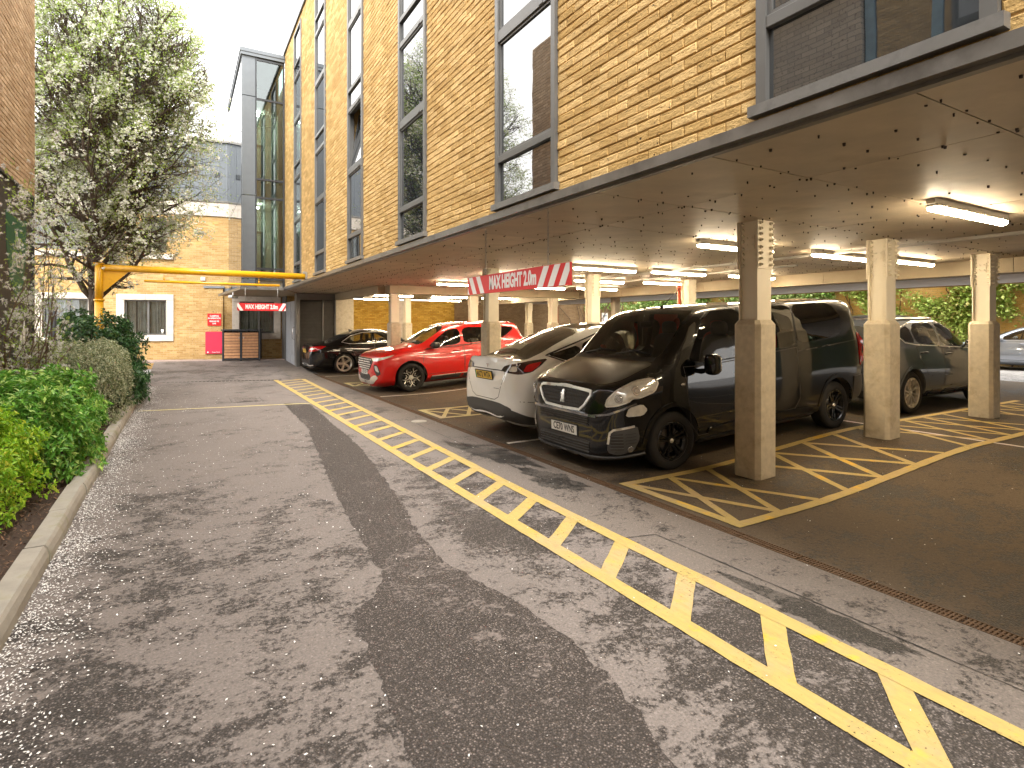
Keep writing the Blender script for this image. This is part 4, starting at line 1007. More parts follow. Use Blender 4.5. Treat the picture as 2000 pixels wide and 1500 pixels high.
class Car:
    def __init__(s, name, label, cat, L, Wd, tabs, paint, res=.07, group=None):
        s.L = L; s.W = Wd / 2; s.f = {k: pchip(v) for k, v in tabs.items()}; s.paint = paint
        s.root = empty(name, (0, 0, 0), 0, label, cat, group); s.off = Matrix.Translation((L / 2, 0, 0))
        s.stations = sorted({round(x, 4) for x in [0, .008, .02, .035, .055, .08, .11, .15, .2] + list(np.arange(.26, L - .25, res)) + [L - .2, L - .15, L - .11, L - .08, L - .055, L - .035, L - .02, L - .008, L]})
        V, F = s.loft(s.stations, s.section); s.V, s.F = V, F
        s.bvh = BVHTree.FromPolygons([Vector(v) for v in V], F)
    def section(s, x):
        f = s.f; w = s.W * f['w'](x); zb, zm, zs, zc = f['zb'](x), f['zm'](x), f['zs'](x), f['zc'](x)
        wr, dr = s.W * f['wr'](x), f['dr'](x); zs = min(zs, zc - .05); zm = min(zm, zs - .06); zb = min(zb, zm - .06)
        P = [(0, zb), (w * .80, zb), (w * .955, zb + (zm - zb) * .22), (w * .992, zb + (zm - zb) * .55), (w, zm), (w * f['ks'](x), zs), (wr, zc - dr), (wr * .62, zc - dr * .28), (0, zc)]
        return crom(P, 5, .85)
    def cavity(s, x):
        f = s.f; w = s.W * f['w'](x); zc = f['zc'](x) - .055; zs = min(f['zs'](x), zc - .06); wr = s.W * f['wr'](x) - .05
        return [(0, .40), (w - .16, .40), (w - .11, .6), (w * f['ks'](x) - .07, zs - .05), (w * f['ks'](x) - .065, zs), (wr, zc - f['dr'](x)), (wr * .6, zc - f['dr'](x) * .28), (0, zc)]
    def loft(s, st, sec):
        rows = []
        for x in st:
            h = sec(x); ring = [(-x, y, z) for y, z in h] + [(-x, -y, z) for y, z in h[-2:0:-1]]; rows.append(ring)
        n = len(rows[0]); V = [p for r in rows for p in r]; F = [tuple(range(n)), tuple(reversed(range((len(rows) - 1) * n, len(rows) * n)))]
        for i in range(len(rows) - 1):
            for j in range(n): F.append((i * n + j, (i + 1) * n + j, (i + 1) * n + (j + 1) % n, i * n + (j + 1) % n))
        return V, F
    def body(s, wheels, r, sa, sb, cuts=(), top_cuts=(), arch=.055, rear_cuts=()):
        """shell with wheel housings, cabin space and window openings cut through it"""
        def tmp(V, F):
            me = bpy.data.meshes.new('t'); me.from_pydata(V, [], F); b = bmesh.new(); b.from_mesh(me); bmesh.ops.recalc_face_normals(b, faces=b.faces); b.to_mesh(me); b.free(); return link('t', me)
        o = tmp(s.V, s.F); o.data.polygons.foreach_set('use_smooth', [True] * len(o.data.polygons)); cut = []
        for x in wheels:
            for sy in (-1, 1):
                g = MB(); g.cyl((-x, sy * (s.W - .30), r), (-x, sy * (s.W + .3), r), r + arch, 40); cut.append(tmp(g.v, g.f))
        st = [sa + (sb - sa) * i / 24 for i in range(25)]; V, F = s.loft(st, s.cavity); cut.append(tmp(V, F))
        for poly in cuts:
            g = MB(); g.prism([(-a, b_) for a, b_ in poly], -1.3, 1.3, 'Y'); cut.append(tmp(g.v, g.f))
        for poly, z0 in top_cuts:
            g = MB(); g.prism([(-a, b_) for a, b_ in poly], z0, 3, 'Z'); cut.append(tmp(g.v, g.f))
        for poly, x0 in rear_cuts:
            g = MB(); g.prism(poly, -x0, -x0 - 2, 'X'); cut.append(tmp(g.v, g.f))
        for c in cut:
            m = o.modifiers.new('b', 'BOOLEAN'); m.operation = 'DIFFERENCE'; m.object = c
            try: m.solver = 'MANIFOLD'
            except Exception: m.solver = 'EXACT'
        dg = bpy.context.evaluated_depsgraph_get(); dg.update(); me = bpy.data.meshes.new_from_object(o.evaluated_get(dg))
        for q in cut + [o]: d = q.data; bpy.data.objects.remove(q); bpy.data.meshes.remove(d)
        me.name = 'body'; me.materials.clear(); me.materials.append(MATS[s.paint]); me.materials.append(MATS['cabin_trim'])
        for p in me.polygons:
            hit = s.bvh.find_nearest(p.center); p.material_index = 0 if hit[3] is not None and hit[3] < .004 else 1; p.use_smooth = True
        me.transform(s.off); me.set_sharp_from_angle(angle=radians(32)); s.bodyo = link('body', me, s.root); return s.bodyo
    # --- shapes laid on the skin
    def ray(s, az, h, z):
        if az == 'T': o = Vector((-h, z, 5)); d = Vector((0, 0, -1))
        else:
            a = radians(az); n = Vector((cos(a), sin(a), 0)); r = Vector((-sin(a), cos(a), 0)); o = n * 12 + r * h + Vector((0, 0, z)); d = -n
        return s.bvh.ray_cast(o, d)
    def skin(s, name, poly, az, mt, off=.004, parent=None, grid=.06, mirror=False, depth=.012, bulge=0., hole=None, link_=True, smooth=True):
        out = []
        for sg in ((1, -1) if mirror else (1,)):
            P = [(sg * a, b_) for a, b_ in poly] if az != 'T' else [(a, sg * b_) for a, b_ in poly]
            A = az if az == 'T' else sg * az
            ar = sum(p[0] * q[1] - q[0] * p[1] for p, q in zip(P, P[1:] + P[:1]))
            if ar < 0: P = P[::-1]
            Q = []
            for p, q in zip(P, P[1:] + P[:1]):
                k = max(1, int(math.dist(p, q) / grid + .5)); Q += [(p[0] + (q[0] - p[0]) * i / k, p[1] + (q[1] - p[1]) * i / k) for i in range(k)]
            nb = len(Q); xs = [p[0] for p in Q]; ys = [p[1] for p in Q]; inner = []
            gx = min(xs) + grid * .5
            while gx < max(xs):
                gy = min(ys) + grid * .5
                while gy < max(ys):
                    if s.inside((gx, gy), Q, grid * .38): inner.append((gx, gy))
                    gy += grid
                gx += grid
            pts = [Vector(p) for p in Q + inner]
            r = delaunay_2d_cdt(pts, [], [list(range(nb))], 1, 1e-6); vs = []; ok = []; back = []
            for p in r[0]:
                loc, no, _, _ = s.ray(A, p.x, p.y)
                if loc is None: vs.append(Vector((0, 0, 0))); ok.append(False); back.append(Vector((0, 0, 0))); continue
                e = 0
                if bulge: dd = min(s.segd((p.x, p.y), a, b_) for a, b_ in zip(Q, Q[1:] + Q[:1])); e = bulge * (1 - math.exp(-dd / .03))
                vs.append(loc + no * (off + e)); back.append(loc - no * depth); ok.append(True)
            F = [tuple(f) if az != 'T' else tuple(f)[::-1] for f in r[2] if all(ok[i] for i in f)]
            ed = {}
            for f in F:
                for a, b_ in zip(f, f[1:] + f[:1]): ed[(a, b_)] = 1
            bd = [(a, b_) for a, b_ in ed if (b_, a) not in ed]; n = len(vs); g = MB(); g.T = s.off
            g.add(vs + back, [], smooth); g.f = []; 
            for f in F: g.f.append(f); g.mi.append(0); g.sm.append(smooth)
            for a, b_ in bd: g.f.append((b_, a, a + n, b_ + n)); g.mi.append(0); g.sm.append(False)
            # drop loose vertices
            used = sorted({i for f in g.f for i in f}); mp = {u: i for i, u in enumerate(used)}; g.v = [g.v[i] for i in used]; g.f = [tuple(mp[i] for i in f) for f in g.f]
            if not g.f: continue
            o = g.build(name, mt, parent or s.root)
            me = o.data
            me.set_sharp_from_angle(angle=radians(40)); out.append(o)
        return out
    @staticmethod
    def segd(p, a, b_):
        dx, dy = b_[0] - a[0], b_[1] - a[1]; L = dx * dx + dy * dy; t = 0 if L == 0 else clamp(((p[0] - a[0]) * dx + (p[1] - a[1]) * dy) / L)
        return math.hypot(p[0] - a[0] - t * dx, p[1] - a[1] - t * dy)
    def inside(s, p, Q, margin):
        c = False
        for a, b_ in zip(Q, Q[1:] + Q[:1]):
            if (a[1] > p[1]) != (b_[1] > p[1]) and p[0] < (b_[0] - a[0]) * (p[1] - a[1]) / (b_[1] - a[1]) + a[0]: c = not c
        return c and min(s.segd(p, a, b_) for a, b_ in zip(Q, Q[1:] + Q[:1])) > margin
    def line(s, name, pts, az, w, mt, off=.002, mirror=True, parent=None, r=None):
        """thin ribbon along a polyline on the skin (a shut line, a chrome strip)"""
        for sg in ((1, -1) if mirror else (1,)):
            g = MB(); g.T = s.off; A = az if az == 'T' else sg * az; rows = []
            Q = []
            for p, q in zip(pts, pts[1:]):
                k = max(1, int(math.dist(p, q) / .05)); Q += [(p[0] + (q[0] - p[0]) * i / k, p[1] + (q[1] - p[1]) * i / k) for i in range(k)]
            Q.append(pts[-1])
            for i, p in enumerate(Q):
                a = Q[max(i - 1, 0)]; c = Q[min(i + 1, len(Q) - 1)]; d = math.dist(a, c) or 1; nx, ny = -(c[1] - a[1]) / d, (c[0] - a[0]) / d; row = []
                for e in (-1, 1):
                    X, Y_ = p[0] + nx * w / 2 * e, p[1] + ny * w / 2 * e
                    loc, no, _, _ = s.ray(A, X if az == 'T' else sg * X, sg * Y_ if az == 'T' else Y_)
                    row.append(None if loc is None else (loc + no * off, loc - no * .004))
                rows.append(row if None not in row else None)
            for a, c in zip(rows, rows[1:]):
                if a and c:
                    q = [a[0][0], a[1][0], c[1][0], c[0][0]]; v = q + [a[0][1], a[1][1], c[1][1], c[0][1]]
                    g.add(v, [(0, 1, 2, 3), (0, 4, 5, 1), (3, 2, 6, 7), (0, 3, 7, 4), (1, 5, 6, 2)])
            if g.f:
                o = g.build(name, mt, parent or s.root); b = bmesh.new(); b.from_mesh(o.data); bmesh.ops.remove_doubles(b, verts=b.verts, dist=1e-5); bmesh.ops.recalc_face_normals(b, faces=b.faces); b.to_mesh(o.data); b.free()
                for p in o.data.polygons: p.use_smooth = True
                o.data.set_sharp_from_angle(angle=radians(50))
    def at(s, az, h, z, off=0.):
        loc, no, _, _ = s.ray(az, h, z)
        return (loc + no * off, no) if loc is not None else (None, None)
    def wheels(s, xs, r, rr, style, face, base='alloy_dark', inset=.025, wd=.225, steer=0.):
        proto = wheel(r, rr, style, face, base, wd)
        for x in xs:
            for sy in (1, -1):
                src = proto; w = link('wheel', src['hub'], s.root, s.off @ Vector((-x, sy * (s.W - inset), r)), (0, radians(random.uniform(0, 70)), 0 if sy > 0 else pi))
                if x == xs[0] and steer: w.rotation_euler = (0, 0, steer + (0 if sy > 0 else pi))
                for k in ('tyre', 'rim', 'brake_disc'): link(k, src[k], w)
                if src.get('centre_cap'): link('centre_cap', src['centre_cap'], w)
    def door(s, outline, az=90, handle=None, hm=None, dark=True, mirror=True):
        cx = sum(p[0] for p in outline) / len(outline); cy = sum(p[1] for p in outline) / len(outline)
        s.line('shut_line', list(outline) + [outline[0]], az, .011, 'cabin_trim', .0012, mirror)
        if handle:
            for sg in ((1, -1) if mirror else (1,)):
                p, n = s.at(sg * az, sg * handle[0], handle[1])
                if p is None: continue
                g = MB(); g.T = s.off; t = Vector((0, 0, 1)).cross(n).normalized() * .11
                g.tube([p - t, p - t * .8 + n * .035, p + n * .042, p + t * .8 + n * .035, p + t], [.012, .014, .016, .014, .012], 8); g.build('door_handle', hm or s.paint, s.root)
    def place(s, x, y, heading, axles, dz=0.):
        """x, y: ground point under the front bumper; heading in degrees; the car settles on the slope under its axles"""
        a = radians(heading); f = Vector((cos(a), sin(a))); p = Vector((x, y)); A = p - f * axles[0]; B = p - f * axles[1]
        za, zb_ = gz(A.x, A.y), gz(B.x, B.y); pitch = math.atan2(za - zb_, axles[1] - axles[0]); c = p - f * s.L / 2
        zc = za + (zb_ - za) * (s.L / 2 - axles[0]) / (axles[1] - axles[0])
        s.root.location = (c.x, c.y, zc + dz); s.root.rotation_euler = (0, -pitch, a)
def wheel(r, rr, style, face, base, wd):
    """lies in the local xz plane, outer face towards +y; origin at the outer face centre"""
    out = {}
    g = MB(); h = wd; m = rr + .012
    g.lathe([(m - .02, -h + .02), (m + .01, -h + .005), (r - .035, -h), (r - .012, -h + .015), (r, -h + .04)] + [(r - (.006 if k % 2 else 0), -h + .04 + (h - .08) * (k + .5) / 7) for k in range(7)] + [(r, -.04), (r - .012, -.015), (r - .035, .0), (m + .03, .002), (m + .006, -.004), (m - .004, -.02), (m - .02, -.05)], 'Y', 56)
    out['tyre'] = g.build('tyre', 'rubber', sharp=35, link_=False)
    g = MB(); g.lathe([(rr - .03, -h + .03), (rr - .028, -.05), (rr + .004, -.022), (rr + .012, -.008), (rr + .004, -.002), (rr - .012, -.006), (rr - .016, -.02)], 'Y', 56)
    def spoke(a0, r0, w0, a1, r1, w1, y0=-.045, y1=-.012, dy=-.02):
        p, q = (r0 * cos(a0), r0 * sin(a0)), (r1 * cos(a1), r1 * sin(a1)); d = math.dist(p, q); nx, nz = -(q[1] - p[1]) / d, (q[0] - p[0]) / d
        vs = []
        for (x, z), w, yb, yt in ((p, w0, y0 + dy, y1 + dy), (q, w1, y0, y1)):
            vs += [(x + nx * w / 2, yb, z + nz * w / 2), (x - nx * w / 2, yb, z - nz * w / 2), (x - nx * w / 2 * .62, yt, z - nz * w / 2 * .62), (x + nx * w / 2 * .62, yt, z + nz * w / 2 * .62)]
        g.add(vs, [(0, 1, 5, 4), (1, 2, 6, 5), (2, 3, 7, 6), (3, 0, 4, 7), (0, 3, 2, 1), (4, 5, 6, 7)])
    n = 5; g.cur = 1; R_ = rr - .008
    if style == 'double':
        for k in range(5):
            a = 2 * pi * k / 5 + .3
            for e in (-1, 1): spoke(a + e * .28, .05, .035, a + e * .16, R_, .032)
    elif style == 'rotor':
        for k in range(5): a = 2 * pi * k / 5 + .3; spoke(a - .1, .04, .07, a + .05, R_, .085)
        g.lathe([(rr - .03, -.03), (rr + .002, -.006), (rr - .014, -.003), (rr - .034, -.028)], 'Y', 48)
    elif style == 'star':
        for k in range(5):
            a = 2 * pi * k / 5 + .25
            spoke(a, .05, .02, a, rr * .62, .02); spoke(a, rr * .60, .018, a + .27, R_, .018); spoke(a, rr * .60, .018, a - .27, R_, .018)
            spoke(a + .63, .09, .012, a + .63, rr * .45, .012, dy=-.01); spoke(a + .63, rr * .44, .012, a + .95, rr * .62, .012); spoke(a + .63, rr * .44, .012, a + .31, rr * .62, .012)
            g.cur = 2; spoke(a, .04, .07, a, R_, .075, -.06, -.03); spoke(a + .63, .05, .05, a + .63, R_, .05, -.06, -.035); g.cur = 1
    elif style == 'multi':
        for k in range(10): a = 2 * pi * k / 10; spoke(a, .045, .03, a + .12, R_, .034); 
    else:
        for k in range(5): a = 2 * pi * k / 5; spoke(a, .03, .07, a, R_, .05)
    g.cyl((0, -.07, 0), (0, -.028, 0), .062, 20)
    for k in range(5): a = 2 * pi * k / 5 + .6; g.cyl((.038 * cos(a), -.03, .038 * sin(a)), (.038 * cos(a), -.022, .038 * sin(a)), .008, 6)
    out['rim'] = g.build('rim', [base if style in ('double', 'star') else face, face, 'alloy_dark'], sharp=30, link_=False)
    g = MB(); g.lathe([(.0, -.075), (.145, -.075), (.15, -.08), (.15, -.095), (0, -.095)], 'Y', 32); g.cur = 1
    vs = [(.15 * cos(t), -.10, .15 * sin(t)) for t in (2.4, 2.7, 3.0, 3.3, 3.6)] + [(.09 * cos(t), -.10, .09 * sin(t)) for t in (3.6, 3.3, 3.0, 2.7, 2.4)]
    vs2 = [(a, -.055, c) for a, _, c in vs]; nn = len(vs); g.add(vs + vs2, [tuple(range(nn)), tuple(range(2 * nn - 1, nn - 1, -1))] + [(i, (i + 1) % nn, nn + (i + 1) % nn, nn + i) for i in range(nn)])
    out['brake_disc'] = g.build('brake_disc', ['disc_metal', 'caliper_dark'], sharp=30, link_=False)
    g = MB(); g.lathe([(0, -wd + .02), (rr - .04, -wd + .02), (rr - .04, -.12), (.05, -.11), (0, -.11)], 'Y', 32); out['hub'] = g.build('wheel', 'black_plastic', sharp=30, link_=False)
    g = MB(); g.lathe([(0, -.02), (.024, -.021), (.028, -.028)], 'Y', 16); out['centre_cap'] = g.build('centre_cap', 'satin_silver', link_=False)
    return out
def sellip(g, c, r, e=.5, n=16, m=10, R=None):
    """rounded box"""
    def p(v, k): return math.copysign(abs(v) ** k, v)
    vs = []
    for i in range(m + 1):
        ph = -pi / 2 + pi * i / m
        for j in range(n):
            th = 2 * pi * j / n; q = Vector((r[0] * p(cos(ph), e) * p(cos(th), e), r[1] * p(cos(ph), e) * p(sin(th), e), r[2] * p(sin(ph), e)))
            if R: q = R @ q
            vs.append(q + Vector(c))
    g.add(vs, [(i * n + j, i * n + (j + 1) % n, (i + 1) * n + (j + 1) % n, (i + 1) * n + j) for i in range(m) for j in range(n)], True)
def mirrors(c, x, z, size, out=.16, mt=None, col='black_plastic'):
    for sy in (1, -1):
        w = c.W; p, n = c.at(sy * 90, sy * x, z - size[2] * .8)
        if p is None: continue
        g = MB(); g.T = c.off; g.tube([p - n * .02, p + n * .06 + Vector((0, 0, .01)), p + n * (out * .8) + Vector((0, 0, .03))], [.035, .028, .03], 8)
        ctr = Vector((p.x + .02, p.y + sy * (out + size[1] * .2), z)); sellip(g, ctr, size, .55, 20, 12); o = g.build('wing_mirror', mt or c.paint, c.root, sharp=60)
        g = MB(); g.T = c.off; sellip(g, ctr - Vector((size[0] * .93, 0, 0)), (.012, size[1] * .86, size[2] * .84), .5, 16, 8); g.build('mirror_glass', 'mirror_glass', o)
def seats(c, rows, z, mt, wd=.24, hh=.62, col2=None):
    for x, y in rows:
        g = MB(); g.T = c.off
        sellip(g, (-x, y, z), (.26, wd, .09), .5, 16, 8); sellip(g, (-x - .27, y, z + hh * .5), (.09, wd * .95, hh * .52), .5, 16, 10, Matrix.Rotation(radians(-14), 3, 'Y')); sellip(g, (-x - .36, y, z + hh * 1.12), (.05, wd * .52, .10), .6, 12, 8)
        g.build('seat', mt, c.root)
def steering(c, x, y, z):
    g = MB(); g.T = c.off; R = Matrix.Rotation(radians(-62), 3, 'Y'); pts = [Vector((-x, y, z)) + R @ Vector((.18 * cos(t), .18 * sin(t), 0)) for t in np.linspace(0, 2 * pi, 25)]
    g.tube(pts, .014, 6); g.cyl(Vector((-x, y, z)) + R @ Vector((-.17, 0, 0)), Vector((-x, y, z)) + R @ Vector((.17, 0, 0)), .014, 6); g.cyl((-x, y, z), (-x + .2, y, z - .1), .03, 8); g.build('steering_wheel', 'cabin_trim', c.root)
def plate(c, az, h, z, txt, mt, w=.52, hh=.112, tilt=0., green=False):
    p, n = c.at(az, h, z); a = radians(az); r = Vector((-sin(a), cos(a), 0)); n = Vector((cos(a), sin(a), 0)); up = n.cross(r) if False else Vector((0, 0, 1))
    if tilt: R = Matrix.Rotation(radians(tilt), 3, r); up = R @ up; n = R @ n
    q = max((c.at(az, h + dx, z + dz)[0] or p).dot(n) for dx in (-w / 2, 0, w / 2) for dz in (-hh / 2, hh / 2)); p = p + n * (q - p.dot(n) + .012)
    M4 = c.off @ Matrix(((r.x, up.x, n.x, p.x), (r.y, up.y, n.y, p.y), (r.z, up.z, n.z, p.z), (0, 0, 0, 1)))
    g = MB(); g.T = M4; g.box((-w / 2 - .012, -hh / 2 - .012, -.02), (w / 2 + .012, hh / 2 + .012, -.001)); o = g.build('number_plate_holder', 'black_plastic', c.root)
    g = MB(); g.T = M4; g.box((-w / 2, -hh / 2, -.002), (w / 2, hh / 2, .002)); o = g.build('number_plate', mt, c.root)
    if green: g = MB(); g.T = M4; g.box((-w / 2 + .001, -hh / 2 + .001, .002), (-w / 2 + .03, hh / 2 - .001, .003)); g.build('green_flash', 'exit_paint', o)
    text_mesh(txt, .118, 'plate_ink', o, M4 @ Matrix.Translation((0, 0, .0022)), sx=.76, bold=.0026)
mat('exit_paint', (.02, .25, .08), .5)
def smooth_poly(pts, n=3, k=.16):
    """round the corners of an outline a little (Chaikin)"""
    for _ in range(n):
        out = []
        for p, q in zip(pts, pts[1:] + pts[:1]): out += [(p[0] * (1 - k) + q[0] * k, p[1] * (1 - k) + q[1] * k), (p[0] * k + q[0] * (1 - k), p[1] * k + q[1] * (1 - k))]
        pts = out
    return pts
def glazing(c, sides, top=None, rear=None, mts=('glass_tint',), inset=.0, topm='glass_clear', rearm='glass_tint', seal=True):
    for poly, m in sides: c.skin('side_window', poly, 90, m, .0015, mirror=True, depth=.008, grid=.09)
    if top: c.skin('windscreen', top, 'T', topm, .0015, depth=.008, grid=.09)
    if rear: c.skin('rear_window', rear, 'T', rearm, .0015, depth=.008, grid=.09)
def arch_trim(c, x, r, w, mt, a0=-12, a1=192, off=.012):
    pts_o = [(x + (r + w) * cos(radians(t)), r_axle(c, r) + (r + w) * sin(radians(t))) for t in np.linspace(a0, a1, 34)]
    pts_i = [(x + r * cos(radians(t)), r_axle(c, r) + r * sin(radians(t))) for t in np.linspace(a1, a0, 34)]
    c.skin('wheel_arch', pts_o + pts_i, 90, mt, off, mirror=True, grid=.05, depth=.03)
def r_axle(c, r): return c.ra
# ======== black van, nose to the drive
van = Car('black_van', 'black crew van parked nose out beside the nearest column, plate CE70 WNS', 'van', 4.96, 1.92, dict(
    w=[(0, .56), (.02, .65), (.06, .745), (.12, .825), (.25, .915), (.45, .97), (.8, .995), (1.2, 1.), (4.4, 1.), (4.75, .98), (4.88, .95), (4.96, .89)],
    zb=[(0, .24), (.05, .20), (.3, .19), (4.4, .22), (4.8, .30), (4.96, .36)],
    zm=[(0, .52), (.1, .58), (.5, .66), (2, .68), (4.5, .70), (4.96, .7)],
    zs=[(0, .66), (.03, .72), (.08, .86), (.15, .97), (.35, 1.05), (.75, 1.14), (1.3, 1.20), (2.5, 1.24), (3.3, 1.28), (4.3, 1.34), (4.96, 1.34)],
    ks=[(0, .985), (.5, .955), (1.3, .965), (4.96, .965)],
    zc=[(0, .72), (.015, .80), (.035, .90), (.07, .985), (.13, 1.03), (.3, 1.10), (.6, 1.20), (.80, 1.265), (.95, 1.40), (1.15, 1.60), (1.35, 1.775), (1.52, 1.845), (1.8, 1.885), (2.4, 1.905), (4.3, 1.905), (4.7, 1.89), (4.78, 1.86), (4.82, 1.74), (4.87, 1.50), (4.92, 1.2), (4.96, .95)],
    wr=[(0, .50), (.07, .665), (.15, .75), (.3, .82), (.55, .87), (.8, .885), (.95, .87), (1.3, .82), (1.6, .81), (4.3, .83), (4.82, .81), (4.96, .83)],
    dr=[(0, .015), (.3, .035), (.8, .045), (.95, .09), (1.3, .10), (1.6, .06), (4.4, .06), (4.8, .06), (4.96, .05)]), 'paint_black', .065)
van.ra = .34
sw1 = smooth_poly([(1.20, 1.25), (1.42, 1.20), (2.20, 1.225), (2.20, 1.82), (1.76, 1.815), (1.52, 1.70)], 2, .1)
sw2 = smooth_poly([(2.30, 1.23), (3.27, 1.28), (3.27, 1.83), (2.30, 1.825)], 2, .08); sw3 = smooth_poly([(3.31, 1.285), (4.34, 1.345), (4.40, 1.62), (4.22, 1.82), (3.31, 1.83)], 2, .12)
vt = smooth_poly([(.875, -.75), (.845, -.4), (.835, 0), (.845, .4), (.875, .75), (1.10, .745), (1.60, .685), (1.56, .4), (1.545, 0), (1.56, -.4), (1.60, -.685), (1.10, -.745)], 2)
van.body((.88, 4.155), .34, .90, 4.68, [sw1, sw2, sw3], [(vt, 1.05)], .065)
glazing(van, [(sw1, 'glass_clear'), (sw2, 'glass_tint'), (sw3, 'glass_tint')], vt)
van.wheels((.88, 4.155), .34, .215, 'double', 'alloy_dark', wd=.215, steer=radians(-4))
# front end
van.skin('bonnet', smooth_poly([(.16, -.60), (.14, 0), (.16, .60), (.30, .74), (.78, .80), (.80, .4), (.785, 0), (.80, -.4), (.78, -.80), (.30, -.74)], 2), 'T', 'paint_black', .005, depth=.02)
GR = [(-.50, .965), (0, .985), (.50, .965), (.515, .92), (.42, .80), (.34, .745), (0, .735), (-.34, .745), (-.42, .80), (-.515, .92)]
gr = van.skin('grille', GR, 0, 'black_plastic', .004, depth=.01)[0]
g = MB(); g.T = van.off
for k in range(30):
    h = -.46 + k * .0317
    for j in range(5):
        z = .775 + j * .04
        if abs(h) > .36 + (z - .745) * .55: continue
        p, n = van.at(0, h, z)
        if p: 
            u_ = Vector((0, 1, 0)) - n * n.y; u_.normalize(); v_ = n.cross(u_); q = [p + u_ * .012 + n * .004, p + v_ * .018 + n * .004, p - u_ * .012 + n * .004, p - v_ * .018 + n * .004]; g.add(q + [p + n * .018], [(0, 1, 4), (1, 2, 4), (2, 3, 4), (3, 0, 4)])
o = g.build('grille_mesh', 'grey_plastic', gr); tag(o, kind='stuff')
van.line('grille_surround', GR + [GR[0]], 0, .030, 'satin_silver', .018, mirror=False)
lion = [(-.03, .0), (-.045, .03), (-.02, .05), (-.05, .055), (-.055, .075), (-.02, .075), (-.035, .10), (-.012, .125), (.02, .12), (.028, .10), (.022, .085), (.035, .065), (.03, .03), (.045, .0), (.03, -.045), (.055, -.06), (.012, -.065), (.012, -.03), (-.005, -.01), (-.02, -.045), (.0, -.06), (-.045, -.065), (-.038, -.03)]
van.skin('lion_badge', [(a * .8, .845 + c * .8) for a, c in lion], 0, 'satin_silver', .024, grid=.02, depth=.006)
HL = [(.585, .815), (.61, .90), (.72, .995), (.90, 1.075), (1.08, 1.10), (1.15, 1.05), (1.11, .95), (.96, .90), (.88, .90), (.84, .865), (.70, .825)]
for o in van.skin('headlight', smooth_poly(HL, 1), 42, 'lamp_clear', .006, mirror=True, grid=.045, depth=.02, bulge=.01):
    pass
for sg in (1, -1):
    for h, z, r_ in ((.74, .905, .05), (.92, .98, .058)):
        p, n = van.at(42 * sg, sg * h, z)
        if p: g = MB(); g.T = van.off; g.cyl(p + n * .006, p + n * .019, r_, 20, r_ * .86); g.cyl(p + n * .019, p + n * .023, r_ * .55, 16, r_ * .4); g.build('headlight_reflector', 'lamp_reflector', van.root)
van.line('headlight_trim', [(a, z) for a, z in smooth_poly(HL, 1)] + [smooth_poly(HL, 1)[0]], 42, .012, 'satin_silver', .010)
van.skin('upper_intake', [(-.50, .675), (.50, .675), (.455, .575), (-.455, .575)], 0, 'cabin_trim', .003)
for z in (.590, .617, .644, .669): van.line('intake_slat', [(-.49, z), (0, z), (.49, z)], 0, .010, 'grey_plastic', .018, mirror=False)
van.line('bumper_ledge', [(-.62, .70), (-.3, .705), (0, .705), (.3, .705), (.62, .70)], 0, .028, 'ledge_glint', .024, mirror=False); van.line('bumper_ledge', [(.40, .70), (.62, .735), (.80, .80), (.92, .84)], 42, .022, 'ledge_glint', .014)  # black bumper ledge, coloured grey metal for the bright line of sky on it
van.skin('lower_lamp', smooth_poly([(.80, .70), (.84, .80), (.98, .83), (1.03, .76), (.98, .70)], 1), 42, 'lamp_clear', .007, mirror=True, grid=.04)
van.skin('lower_intake', [(-.50, .40), (-.26, .415), (.26, .415), (.50, .40), (.47, .265), (-.47, .265)], 0, 'cabin_trim', .003)
for z in (.28, .312, .344, .376): van.line('intake_slat', [(-.49, z), (0, z - .004), (.49, z)], 0, .011, 'grey_plastic', .018, mirror=False)
FG = smooth_poly([(.60, .30), (.62, .50), (.66, .565), (.93, .60), (.95, .45), (.88, .31), (.72, .27)], 1)
van.skin('fog_surround', FG, 40, 'grey_plastic', .005, mirror=True, grid=.05)
van.skin('fog_grille', [(.64, .33), (.66, .50), (.78, .52), (.78, .33)], 40, 'cabin_trim', .008, mirror=True)
for z in (.35, .385, .42, .455, .49): van.line('intake_slat', [(.64, z), (.78, z)], 40, .010, 'grey_plastic', .018)
for z in (.40, .435, .47, .505): van.line('fog_rib', [(.80, z), (.91, z + .006)], 40, .006, 'black_plastic', .010)
van.line('running_light', [(.615, .40), (.64, .525), (.68, .557), (.90, .59)], 40, .022, 'satin_silver', .014)
for sg in (1, -1):
    p, n = van.at(40 * sg, sg * .845, .335)
    if p: g = MB(); g.T = van.off; g.cyl(p, p + n * .016, .038, 20, .034); g.build('fog_light', 'lamp_reflector', van.root)
van.line('front_lip', [(-.60, .232), (0, .222), (.60, .232)], 0, .02, 'grey_plastic', .02, mirror=False); van.line('front_lip', [(.42, .232), (.7, .24), (.98, .26)], 42, .02, 'grey_plastic', .02)
plate(van, 0, 0.02, .49, 'CE70 WNS', 'plate_white')
